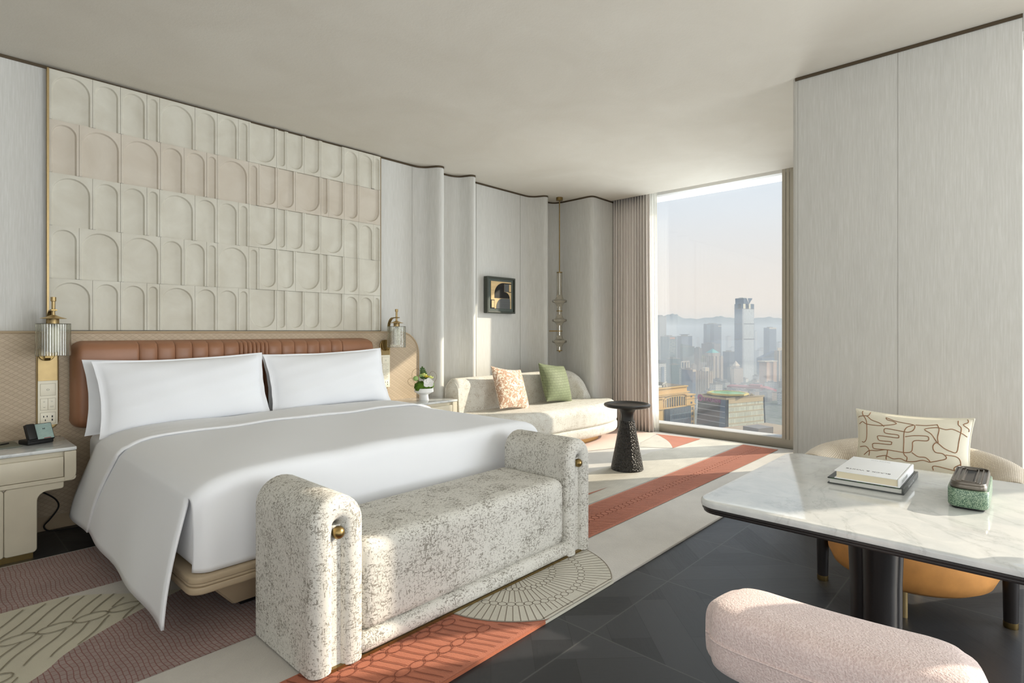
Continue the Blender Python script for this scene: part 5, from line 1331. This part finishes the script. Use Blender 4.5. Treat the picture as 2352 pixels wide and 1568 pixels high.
def x_twin(t, wr, wl, h):
    b = MB(); b.box(wr * 0.32, -1.2, 0, wr * 0.68, 0.0, h - 8); bpart('glass_bay', b, FAC['blue'], t)
    b = MB(); b.box(-0.6, -0.8, h - 1, wr + 0.6, wl + 0.6, h + 5); bpart('dark_crown', b, M_belt, t)
def x_frame(t, wr, wl, h):
    b = MB()
    for x in (0, wr * 0.3, wr * 0.62, wr - 2): b.box(x, 0, h, x + 2, 2, h + 15)
    b.box(0, 0, h + 13, wr, 2.2, h + 15.5); bpart('roof_frame', b, plain('white_frame', (206, 200, 188), 0.8), t)
    b = MB(); b.box(wr * 0.32, 2, h, wr * 0.62, 6, h + 13); bpart('roof_block', b, FAC['blue'], t)
def x_fins(t, wr, wl, h):
    b = MB()
    for k in range(5):
        y = wl * (k + 0.3) / 5; b.box(-1.6, y, 0, 0, y + wl * 0.09, h + 1.5)
    for k in range(3):
        x = wr * (k + 0.3) / 3; b.box(x, -1.6, 0, x + wr * 0.16, 0, h + 1.5)
    bpart('pilaster', b, plain('cream_pilaster', (212, 192, 170), 0.8), t)
    b = MB(); b.box(wr * 0.1, wl * 0.2, h, wr * 0.8, wl * 0.5, h + 8); bpart('stair_house', b, M_pale, t)
def x_pyr(t, wr, wl, h):
    x_fins(t, wr, wl, h)
    b = MB(); b.box(wr * 0.15, wl * 0.12, h, wr * 0.85, wl * 0.9, h + 9); bpart('upper_storey', b, FAC['beige'], t)
    b = MB(); x0, x1, y0, y1 = wr * 0.18, wr * 0.82, wl * 0.16, wl * 0.86
    b.add([(x0, y0, h + 9), (x1, y0, h + 9), (x1, y1, h + 9), (x0, y1, h + 9), ((x0 + x1) / 2, (y0 + y1) / 2, h + 20)], [(0, 1, 4), (1, 2, 4), (2, 3, 4), (3, 0, 4)])
    bpart('pyramid_roof', b, plain('verdigris_roof', (84, 178, 168), 0.7), t)
def x_spyr(t, wr, wl, h):
    b = MB(); b.box(6, 0, h, 19, 8, h + 6); bpart('upper_storey', b, FAC['beige'], t)
    b = MB(); b.add([(5, -0.5, h + 6), (20, -0.5, h + 6), (20, 9, h + 6), (5, 9, h + 6), (10, 4, h + 18)], [(0, 1, 4), (1, 2, 4), (2, 3, 4), (3, 0, 4)]); bpart('pyramid_roof', b, M_pale, t)
def x_panels(t, wr, wl, h):
    b = MB(); b.box(wr * 0.02, -1.0, 0, wr * 0.28, 0, h + 1); b.box(wr * 0.66, -1.4, 0, wr * 0.98, 0, h + 1); bpart('blank_panel', b, plain('peach_panel', (224, 180, 148), 0.8), t)
    b = MB(); b.box(-6, -2, h + 1, wr * 0.45, wl, h + 3.2); b.box(wr * 0.5, -2, h + 1, wr + 2, wl, h + 3.2); bpart('roof_canopy', b, M_pale, t)
def x_belts(t, wr, wl, h):
    b = MB()
    for dz in (37, 76): b.box(-0.3, -0.3, h - dz - 2.2, wr + 0.3, wl + 0.3, h - dz)
    bpart('belt', b, M_belt, t)
    b = MB(); b.box(3.2, -0.15, 0, wr - 0.8, 0, h - 0.5); bpart('sunlit_face', b, m_facade('facade_sunlit', (206, 206, 202), (186, 190, 190), 2.2, 4.0, 0.3), t)  # right face made paler, sunlight put into its colour
    b = MB(); b.box(-0.6, -0.6, 0, 2.2, 2.0, h); bpart('corner_strip', b, plain('steel_corner', (196, 196, 196), 0.4, 0.3), t)
    # crown: corner blocks, bright notches and a faceted wedge with open triangular ends
    b = MB()
    for x0, x1, y0, y1 in ((0, wr * 0.22, 0, wl * 0.25), (wr * 0.68, wr, 0, wl * 0.25), (0, wr * 0.3, wl * 0.6, wl), (wr * 0.68, wr, wl * 0.7, wl), (wr * 0.28, wr * 0.6, wl * 0.1, wl * 0.9)): b.box(x0, y0, h, x1, y1, h + 13)
    bpart('crown_block', b, FAC['blue'], t)
    b = MB(); b.box(wr * 0.02, -0.3, h + 0.4, wr * 0.22, 0.2, h + 12.6); b.box(wr * 0.52, -0.3, h + 0.4, wr * 0.68, 0.2, h + 12.6); bpart('crown_panel', b, plain('cream_panel', (246, 236, 206), 0.6), t)
    b = MB(); z0, z1 = h + 13, h + 27.5
    b.add([(wr * 0.08, 0, z0), (wr * 0.52, 0, z0), (wr * 0.52, wl, z0), (wr * 0.08, wl, z0), (wr * 0.06, 0, z1), (wr * 0.40, 0, z1), (wr * 0.40, wl, z1), (wr * 0.06, wl, z1)], [(0, 1, 5, 4), (1, 2, 6, 5), (2, 3, 7, 6), (3, 0, 4, 7), (4, 5, 6, 7)])
    b.add([(wr * 0.56, 0, z0), (wr * 0.44, 0, z1), (wr * 0.86, 0, z1), (wr * 0.56, wl, z0), (wr * 0.44, wl, z1), (wr * 0.86, wl, z1)], [(0, 2, 1), (3, 4, 5), (0, 1, 4, 3), (0, 3, 5, 2), (1, 2, 5, 4)])
    bpart('crown_wedge', b, FAC['blue'], t)
    b = MB(); b.add([(wr * 0.52, -0.4, z0), (wr * 0.30, -0.4, z1), (wr * 0.42, -0.4, z1)], [(0, 1, 2)]); b.box(wr * 0.0, -0.3, z1 - 0.2, wr * 0.36, wl * 0.5, z1 + 1.6); bpart('crown_facet', b, plain('white_facet', (240, 236, 226), 0.6), t)
def x_strip(t, wr, wl, h):
    b = MB(); b.box(-0.4, wl * 0.36, 0, 0, wl * 0.68, h - 3); b.box(-0.4, wl * 0.36, 0, 0, wl * 0.7, h * 0.8); bpart('lighter_bay', b, plain('blue_bay', (96, 128, 146), 0.5), t)
    b = MB(); b.box(wr * 0.55, -0.4, h - 8, wr * 0.98, 0, h - 5.4); bpart('roof_sign', b, M_pale, t)
def x_rim(t, wr, wl, h):
    b = MB(); b.box(0, -0.4, h - 3, wr, 0, h + 1.4); bpart('roof_rim', b, M_pale, t)
def x_mono(t, wr, wl, h):
    b = MB(); b.add([(0, 0, h), (wr, 0, h), (wr, wl, h), (0, wl, h), (wr, 0, h + 17), (wr, wl, h + 17)], [(0, 1, 4), (3, 5, 2), (0, 4, 5, 3), (1, 2, 5, 4)]); bpart('sloped_roof', b, FAC['dark'], t)
T = tower
T('tall grey ribbed tower cut by the left edge of the window view', 1459.2, 779.6, A, 27.4, 24.3, 44.8, 'grey')
T('teal glass block with an orange rooftop sign at the left of the skyline', 1339.3, 688.3, A, 27.3, 30.5, -12.3, 'teal', x_orange)
T('broad blue office tower with a round roof slab, left of centre in the skyline', 1389.7, 678.1, A, 39.4, 15.8, -11.5, 'blue', x_slab)
T('teal tower with a sloping glass top in front of the round-slab tower', 1269.8, 616.2, A, 38.9, 8, -36.0, 'teal', x_sloped)
T('plain teal mid-rise below the orange-sign block', 1160.5, 586.9, A, 22.3, 20.5, -60.1, 'teal')
T('narrow white building with a dark crown and central glass bay at the left window edge', 984.4, 526.8, A, 19.0, 8, -59.3, 'white', x_twin)
T('pale building crowned by an open square frame', 1108.0, 540.6, A, 23.8, 8, -76.9, 'white', x_frame)
T('blue slab with a cream side wall behind the yellow building', 1009.9, 469.9, A, 8, 29.1, -72.2, 'blue', x_rim)
T('beige ribbed apartment tower in front of the green-pyramid tower', 1067.3, 466.9, A, 15.6, 29.3, -78.4, 'beige', x_fins)
T('beige tower topped by a turquoise pyramid roof', 1347.0, 577.1, A, 39.6, 30.7, -61.1, 'beige', x_pyr)
T('wide dark blue glass tower above the turquoise pyramid', 1712.7, 726.9, A, 32.7, 42.3, 24.4, 'dark', x_strip)
T('grey stepped tower directly behind the turquoise pyramid', 1468.1, 623.0, A, 24.7, 44.1, -32.7, 'grey')
T('brownish block left of the turquoise-pyramid tower', 1392.3, 631.2, A, 12.5, 17.9, -42.8, 'grey')
T('tallest skyscraper, blue grey with a notched V-shaped crown', 1439.7, 535.9, A, 41.5, 26.3, 58.7, 'blue', x_belts)
T('dark blue block left of the tallest skyscraper', 1475.9, 585.2, A, 21.5, 21.5, -52.9, 'dark')
T('small beige tower with a pale pointed roof before the tallest skyscraper', 1304.0, 505.8, A, 30.8, 8, -84.8, 'beige', x_spyr)
T('grey block adjoining the small pale-pointed tower', 1317.7, 520.4, A, 19.2, 8, -84.1, 'grey')
T('square blue tower with a pale roof rim, right of the tallest skyscraper', 1830.4, 600.1, A, 33.0, 20.4, 12.1, 'blue', x_rim)
T('apartment building with two tall peach panels at the right of the view', 1302.8, 433.6, A, 33.8, 18.1, -67.9, 'pinkbeige', x_panels)
T('grey tower cut by the right edge of the window view', 1425.6, 448.3, A, 32.2, 8, -46.1, 'grey', x_fins)
T('blue block with a sloping roofline behind the peach-panel building', 1555.4, 528.9, A, 56.5, 16.4, -70.0, 'blue', x_mono)
T('low white ribbed building behind the helipad tower', 990.6, 417.2, A, 17.8, 14.1, -94.7, 'white')
T('small white block between the yellow building and the helipad tower', 861.8, 394.4, A, 8.7, 8, -107.4, 'white')
T('teal block beside the frame-topped building', 1066.5, 541.3, A, 20.5, 8, -67.7, 'teal')
T('narrow grey block behind the beige ribbed apartments', 1267.9, 588.8, A, 11.4, 8, -78.5, 'grey')
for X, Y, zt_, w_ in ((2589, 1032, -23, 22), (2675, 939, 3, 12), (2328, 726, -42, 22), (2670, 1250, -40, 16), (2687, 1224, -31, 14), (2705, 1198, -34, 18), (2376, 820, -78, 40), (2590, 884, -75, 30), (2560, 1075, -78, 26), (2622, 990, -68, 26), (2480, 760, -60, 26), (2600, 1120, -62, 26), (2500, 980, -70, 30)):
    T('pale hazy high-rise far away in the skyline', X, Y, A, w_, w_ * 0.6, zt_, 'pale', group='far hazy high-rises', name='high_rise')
rc = random.Random(11)
FOOT += [(1146, 415, 42), (417 + 30, 175, 45), (370, 210, 50)] + [centre(X, Y, A, 20, 12) for X, Y in ((1024, 440), (1036, 417), (1046, 394), (1055, 371), (1063, 348))]
placed = 0
for k in range(900):
    if placed >= 46: break
    u = 1505 + rc.random() * 310; D = rc.uniform(960, 1560)
    r_ = (u - 1176) / 1285; X, Y = (0.7331 + 0.6801 * r_) * D, (0.6801 - 0.7331 * r_) * D
    aw, bw, ag = rc.uniform(12, 26), rc.uniform(10, 18), A + rc.choice((0, 0, 25, -20)); c = centre(X, Y, ag, aw, bw)
    if any((c[0] - q[0]) ** 2 + (c[1] - q[1]) ** 2 < (c[2] + q[2] + 1) ** 2 for q in FOOT): continue
    placed += 1
    T('low pale city block among the towers', X, Y, ag, aw, bw, GZ + rc.uniform(7, 20), rc.choice(('white', 'beige', 'grey', 'pale')), group='low city blocks', name='city_block')
for i, (X, Y) in enumerate(((1024, 440), (1036, 417), (1046, 394), (1055, 371), (1063, 348))):
    T('row of pale seven-storey apartments beyond the helipad tower', X, Y, A, 20, 12, -108 - 0.6 * i, 'beige', group='pale apartment row', name='apartment_block')
# long building with the dark red roof
t = at_corner('theatre', 'long low building with a dark red stepped roof below the tallest skyscraper', 1140, 452, -82)
b = MB(); b.box(0, 0, 0, 78, 30, 8); bpart('wall', b, plain('dark_red_wall', (86, 56, 62), 0.8), t)
b = MB(); b.box(-4, -2, 12, 66, 32, 15.5); b.box(36, 6, 15.5, 58, 26, 19); b.box(58, -1, 4, 84, 30, 10); b.add([(66, -2, 15.5), (84, -1, 10), (84, 30, 10), (66, 32, 15.5)], [(0, 1, 2, 3)]); bpart('roof', b, plain('dark_red_roof', (150, 58, 66), 0.7), t)

# helipad tower: corner towards us, dark glass to the left, pale screen to the right
t = at_corner('helipad_tower', 'office tower with a green rooftop helipad and purple sign', 417.1, 168.0, A)
h = -50.0 - GZ; wr, wl = 43.2, 27.0; k = 0.10 * 0.5
def skew(x, y, z):    # the tower widens slightly downwards
    f = (h - z) / h; return (x + (-2.0 if x < 1 else 4.0) * f, y + (-1.0 if y < 1 else 4.0) * f, z)
def face_left(y0, y1, z0, z1, off): return [Vector(skew(0, y, z)) + Vector((-off, 0, 0)) for y, z in ((y1, z0), (y0, z0), (y0, z1), (y1, z1))]
def face_right(x0, x1, z0, z1, off): return [Vector((skew(0.0, 0, z)[0] + (x / wr) * (skew(wr, 0, z)[0] - skew(0, 0, z)[0]), skew(0, 0, z)[1] - off, z)) for x, z in ((x0, z0), (x1, z0), (x1, z1), (x0, z1))]
b = MB(); V = [skew(x, y, z) for z in (0, h) for x, y in ((0, 0), (wr, 0), (wr, wl), (0, wl))]
b.add(V, [(0, 1, 5, 4), (1, 2, 6, 5), (2, 3, 7, 6), (3, 0, 4, 7), (4, 5, 6, 7)]); bpart('shaft', b, plain('dark_office_glass', (30, 44, 58), 0.35), t)
b = MB()
for q in range(12):
    z = h - 5.5 - q * 4.2; b.add(face_left(0.5, wl, z, z + 0.5, 0.25), [(0, 1, 2, 3)])
bpart('floor_band', b, plain('pale_band', (186, 192, 198), 0.6), t)
b = MB(); b.add(face_left(0, 4.6, 0, h, 0.2), [(0, 1, 2, 3)]); bpart('corner_glass', b, plain('blue_corner_glass', (66, 96, 126), 0.35), t)
b = MB(); b.add(face_right(2.6, wr - 2.0, 0, h - 0.3, 0.35), [(0, 1, 2, 3)]); bpart('screen_wall', b, m_facade('facade_screen', (214, 204, 176), (186, 190, 172), 1.9, 4.3, 0.35), t)
b = MB()
for q in range(10): b.add(face_right(2.6, wr - 2.0, h - 5.6 - q * 4.3, h - 5.1 - q * 4.3, 0.5), [(0, 1, 2, 3)])
b.add(face_right(2.6, wr - 2.0, h - 3.2, h, 0.5), [(0, 1, 2, 3)])
bpart('sun_ledge', b, plain('sand_ledge', (214, 190, 150), 0.7), t)
b = MB(); b.box(0, -0.3, h - 0.2, wr, 0.8, h + 1.2); b.box(-0.4, 0, h - 0.2, 0.8, wl, h + 1.2); b.box(0, wl - 0.6, h - 0.2, wr, wl, h + 1.6)
for q in range(16):
    r = rc.random(); b.box(26 + r * 14, 3 + q * 1.4, h, 28 + r * 13, 4 + q * 1.4, h + 1 + rc.random() * 2.0)
bpart('parapet', b, plain('roof_sand', (176, 158, 128), 0.9), t)
b = MB(); b.lathe([(0.1, 2.2), (14, 2.2), (14, 3.0), (0.1, 3.0)], (17, wl * 0.48, h), 8); hp = bpart('helipad', b, plain('helipad_green', (130, 176, 128), 0.8), t)
b = MB(); b.lathe([(13.9, 2.0), (15.4, 2.0), (15.4, 3.4), (13.9, 3.4), (13.9, 2.0)], (17, wl * 0.48, h), 8); b2 = bpart('helipad_rim', b, plain('helipad_yellow', (206, 186, 110), 0.8), hp)
b = MB(); b.lathe([(9.2, 3.06), (10.0, 3.06)], (17, wl * 0.48, h), 40); b.lathe([(4.2, 3.06), (4.7, 3.06)], (17, wl * 0.48, h), 32); b.box(15.6, wl * 0.48 - 2.2, h + 3.05, 16.2, wl * 0.48 + 2.2, h + 3.08); b.box(17.8, wl * 0.48 - 2.2, h + 3.05, 18.4, wl * 0.48 + 2.2, h + 3.08); b.box(16.2, wl * 0.48 - 0.3, h + 3.05, 17.8, wl * 0.48 + 0.3, h + 3.08); bpart('marking', b, plain('helipad_line', (92, 140, 96), 0.8), hp)
b = MB()       # ring emblem and six square-built characters, along the top of the dark side
for q in range(24):
    a0, a1 = 2 * pi * q / 24, 2 * pi * (q + 1) / 24
    b.add([(-0.7, wl - 2.6 + r * cos(a), h - 1.0 + r * sin(a)) for a, r in ((a0, 1.2), (a1, 1.2), (a1, 2.7), (a0, 2.7))], [(0, 1, 2, 3)])
GL = ['1110 1010 1110 1010', '1011 1110 1011 1001', '0110 1111 0110 1001', '1111 1001 1111 1001', '1101 1111 1011 1101', '1010 1111 1010 0101']
for ci, gl in enumerate(GL):
    for rr, row in enumerate(gl.split()):
        for cc, ch_ in enumerate(row):
            if ch_ == '1':
                y = wl - 6.0 - ci * 2.9 - cc * 0.6; z = h - 0.3 - rr * 0.75; b.box(-0.8, y - 0.52, z - 0.62, -0.4, y, z)
bpart('roof_sign', b, plain('purple_sign', (150, 58, 130), 0.6), t)

# yellow classical building at the left, with arched glazing and a glass bay
t = thing('classical_building', 'yellow stone building with arched glazing at the left of the view', 'building', (342.2, 197.25, GZ), None, radians(-8.2))
M_stone = plain('yellow_stone', (206, 168, 104), 0.8, var=0.05, vscale=0.3); M_win = plain('dark_window', (58, 74, 84), 0.4); M_shade = plain('stone_recess', (150, 120, 78), 0.8)
b = MB(); b.box(-10, 0.0, 0, 53.0, 20, 81.0); b.box(53.0, -1.2, 0, 63.6, 20, 78.5); b.box(-10, -1.0, 0, 24.5, 20, 78.5); bpart('wall', b, M_stone, t)
b = MB(); b.box(-8, 1.0, 81.0, 57, 17, 85.4); bpart('attic', b, M_stone, t)
b = MB(); b.box(-9, 0.2, 84.8, 57.6, 17.5, 85.6); b.box(-10, -1.0, 80.6, 58.0, 18, 81.4); b.box(-10, -1.6, 79.8, 55, 18, 80.3); b.box(52.4, -1.9, 78.2, 64.3, 20.5, 79.0); b.box(-10, -1.9, 78.2, 25.2, 20, 79.0)
b.box(52.4, -1.8, 71.0, 64.3, 20.5, 71.8); b.box(-10, -1.8, 70.6, 25.2, 20, 71.4); b.box(25, -1.6, 70.6, 54, 2, 71.4); b.box(52.4, -1.6, 75.8, 64.2, 20.4, 76.2)
bpart('cornice', b, M_stone, t)
b = MB()      # terrace roof with plant and the white steel frame
b.box(-6, 2, 85.5, 55, 16, 85.9); b.add([(30, 3, 85.9), (54, 3, 85.9), (54, 15, 85.9), (30, 15, 85.9), (34, 6, 88.6), (38, 12, 88.6)], [(0, 1, 4), (1, 2, 5, 4), (2, 3, 5), (3, 0, 4, 5)])
bpart('roof', b, plain('roof_bitumen', (112, 104, 92), 0.9), t)
b = MB()
for k in range(6): b.box(14 + k * 2.4, 2.2, 85.9, 15.6 + k * 2.4, 4, 87.2)
b.tube([(30, 2, 85.9), (31.5, 2, 89.6), (33.5, 2, 85.9)], 0.25, 5); b.tube([(28, 2, 88), (33, 2, 89.5)], 0.25, 5); bpart('roof_plant', b, plain('white_plant', (220, 216, 204), 0.7), t)
def arch_poly(x0, x1, z0, zs, zc, n=14): return [(x0, z0), (x1, z0), (x1, zs)] + [((x0 + x1) / 2 + (x1 - x0) / 2 * cos(pi * k / n), zs + (zc - zs) * sin(pi * k / n)) for k in range(1, n)] + [(x0, zs)]
FM = Matrix.Rotation(radians(90), 4, 'X')
b = MB(); b.prism(arch_poly(27.5, 53.0, 71.2, 76.6, 78.6), 0.05, 0.45, FM); aw_ = bpart('arched_window', b, M_win, t)
b = MB()
for k in range(9): x = 28.6 + k * 2.9; b.box(x, -1.0, 71.4, x + 0.7, -0.4, 77.0 + 1.6 * sin(pi * (x - 27.5) / 25.5))
P0, P1 = arch_poly(26.0, 54.0, 71.2, 76.9, 79.3), arch_poly(27.5, 53.0, 71.2, 76.6, 78.6)
b.grid([[Vector((x, -1.0, z)) for x, z in P0[1:] + P0[:1]], [Vector((x, -1.0, z)) for x, z in P1[1:] + P1[:1]]])
bpart('mullion', b, M_stone, aw_)
b = MB(); b.prism([(27, -0.5), (30, -3.2), (56, -3.2), (56, -0.5)], 0, 70.6); bay = bpart('glass_bay', b, plain('blue_bay_glass', (40, 66, 88), 0.35), t)
b = MB()
for k in range(19): x = 30.4 + k * 1.4; b.box(x, -3.35, 0, x + 0.22, -3.2, 70.4)
for k in range(16): b.box(30, -3.3, 66 - k * 4.0, 56, -3.2, 66.3 - k * 4.0)
bpart('mullion', b, plain('bay_mullion', (128, 150, 160), 0.5), bay)
for x0, x1 in ((57.2, 62.6), (12, 18)):
    for z0, z1 in ((76.6, 77.9), (71.9, 73.4)):
        b = MB(); b.box(x0 + 1.2, -1.3 if x0 > 20 else -1.1, z0, x0 + 3.4, -0.9, z1); bpart('window', b, M_win, t)
    for k in range(9):
        for dx in (0.4, 3.0):
            b = MB(); b.box(x0 + dx, -1.3 if x0 > 20 else -1.1, 67.0 - k * 3.9, x0 + dx + 1.7, -0.9, 69.2 - k * 3.9); bpart('window', b, M_win, t)

# terrace of a nearer roof at the lower right, ground, hills and the haze over the city
t = at_corner('roof_terrace', 'sandy flat roof with railings at the lower right window corner', 300, 96, A)
b = MB(); b.box(0, 0, 0, 46, 40, 125 - 54.5); bpart('wall', b, plain('sand_wall', (168, 150, 126), 0.9), t)
b = MB()
for k in range(14): b.box(0.2 + k * 3.2, 0, 70.5, 0.6 + k * 3.2, 0.4, 73.2)
b.box(0, 0, 72.6, 46, 0.4, 73.2); b.box(6, 14, 70.5, 18, 24, 74); bpart('railing', b, M_roof, t)

b = MB(); b.box(200, -3000, GZ - 20, 5200, 4200, GZ)
m, tt, bb = new_mat('city_ground'); nn = noise(tt, coords(tt), 0.012, 5, 0.6); n2 = noise(tt, coords(tt), 0.12, 4, 0.6)
lk(tt, mixc(tt, ramp(tt, n2, [(0.45, g(0)), (0.6, g(1))]), ramp(tt, nn, [(0.35, srgb(84, 96, 76)), (0.5, srgb(120, 122, 116)), (0.7, srgb(96, 104, 88))]), srgb(76, 88, 68)), bb.inputs['Base Color']); bb.inputs['Roughness'].default_value = 0.95
o = obj('city_ground', b, m, smooth=None); tag(o, 'hazy ground with trees and streets below the towers', 'ground'); o['kind'] = 'structure'
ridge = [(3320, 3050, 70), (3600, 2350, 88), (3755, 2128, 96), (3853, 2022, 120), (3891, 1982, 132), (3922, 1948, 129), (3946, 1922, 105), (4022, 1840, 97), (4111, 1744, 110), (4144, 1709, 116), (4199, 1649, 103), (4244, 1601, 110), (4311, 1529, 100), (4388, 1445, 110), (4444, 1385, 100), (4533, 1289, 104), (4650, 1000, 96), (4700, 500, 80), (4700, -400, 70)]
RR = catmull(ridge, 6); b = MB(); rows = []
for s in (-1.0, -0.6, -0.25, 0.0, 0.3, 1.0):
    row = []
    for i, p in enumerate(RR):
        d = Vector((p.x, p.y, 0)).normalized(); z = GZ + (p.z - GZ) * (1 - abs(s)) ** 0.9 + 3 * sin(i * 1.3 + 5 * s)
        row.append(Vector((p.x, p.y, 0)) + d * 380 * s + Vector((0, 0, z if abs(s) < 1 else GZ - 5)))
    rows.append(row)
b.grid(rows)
o = obj('hills', b, plain('hazed_hills', (120, 132, 134), 0.95), smooth=80); tag(o, 'long hazy ridge of hills on the horizon', 'hills')  # base colour lightened, part of the distance haze is painted in

m = bpy.data.materials.new('city_haze'); m.use_nodes = True; tt = m.node_tree; tt.nodes.clear()
vo = tt.nodes.new('ShaderNodeVolumePrincipled'); oo = tt.nodes.new('ShaderNodeOutputMaterial'); lk(tt, vo.outputs[0], oo.inputs['Volume'])
vo.inputs['Color'].default_value = (0.86, 0.93, 0.99, 1); vo.inputs['Density'].default_value = 0.00056; vo.inputs['Anisotropy'].default_value = 0.1
b = MB(); b.box(130, -2500, GZ - 10, 5000, 4000, 40)
o = obj('haze', b, m, smooth=None); tag(o, 'pale blue haze lying over the city', 'haze'); o['kind'] = 'stuff'
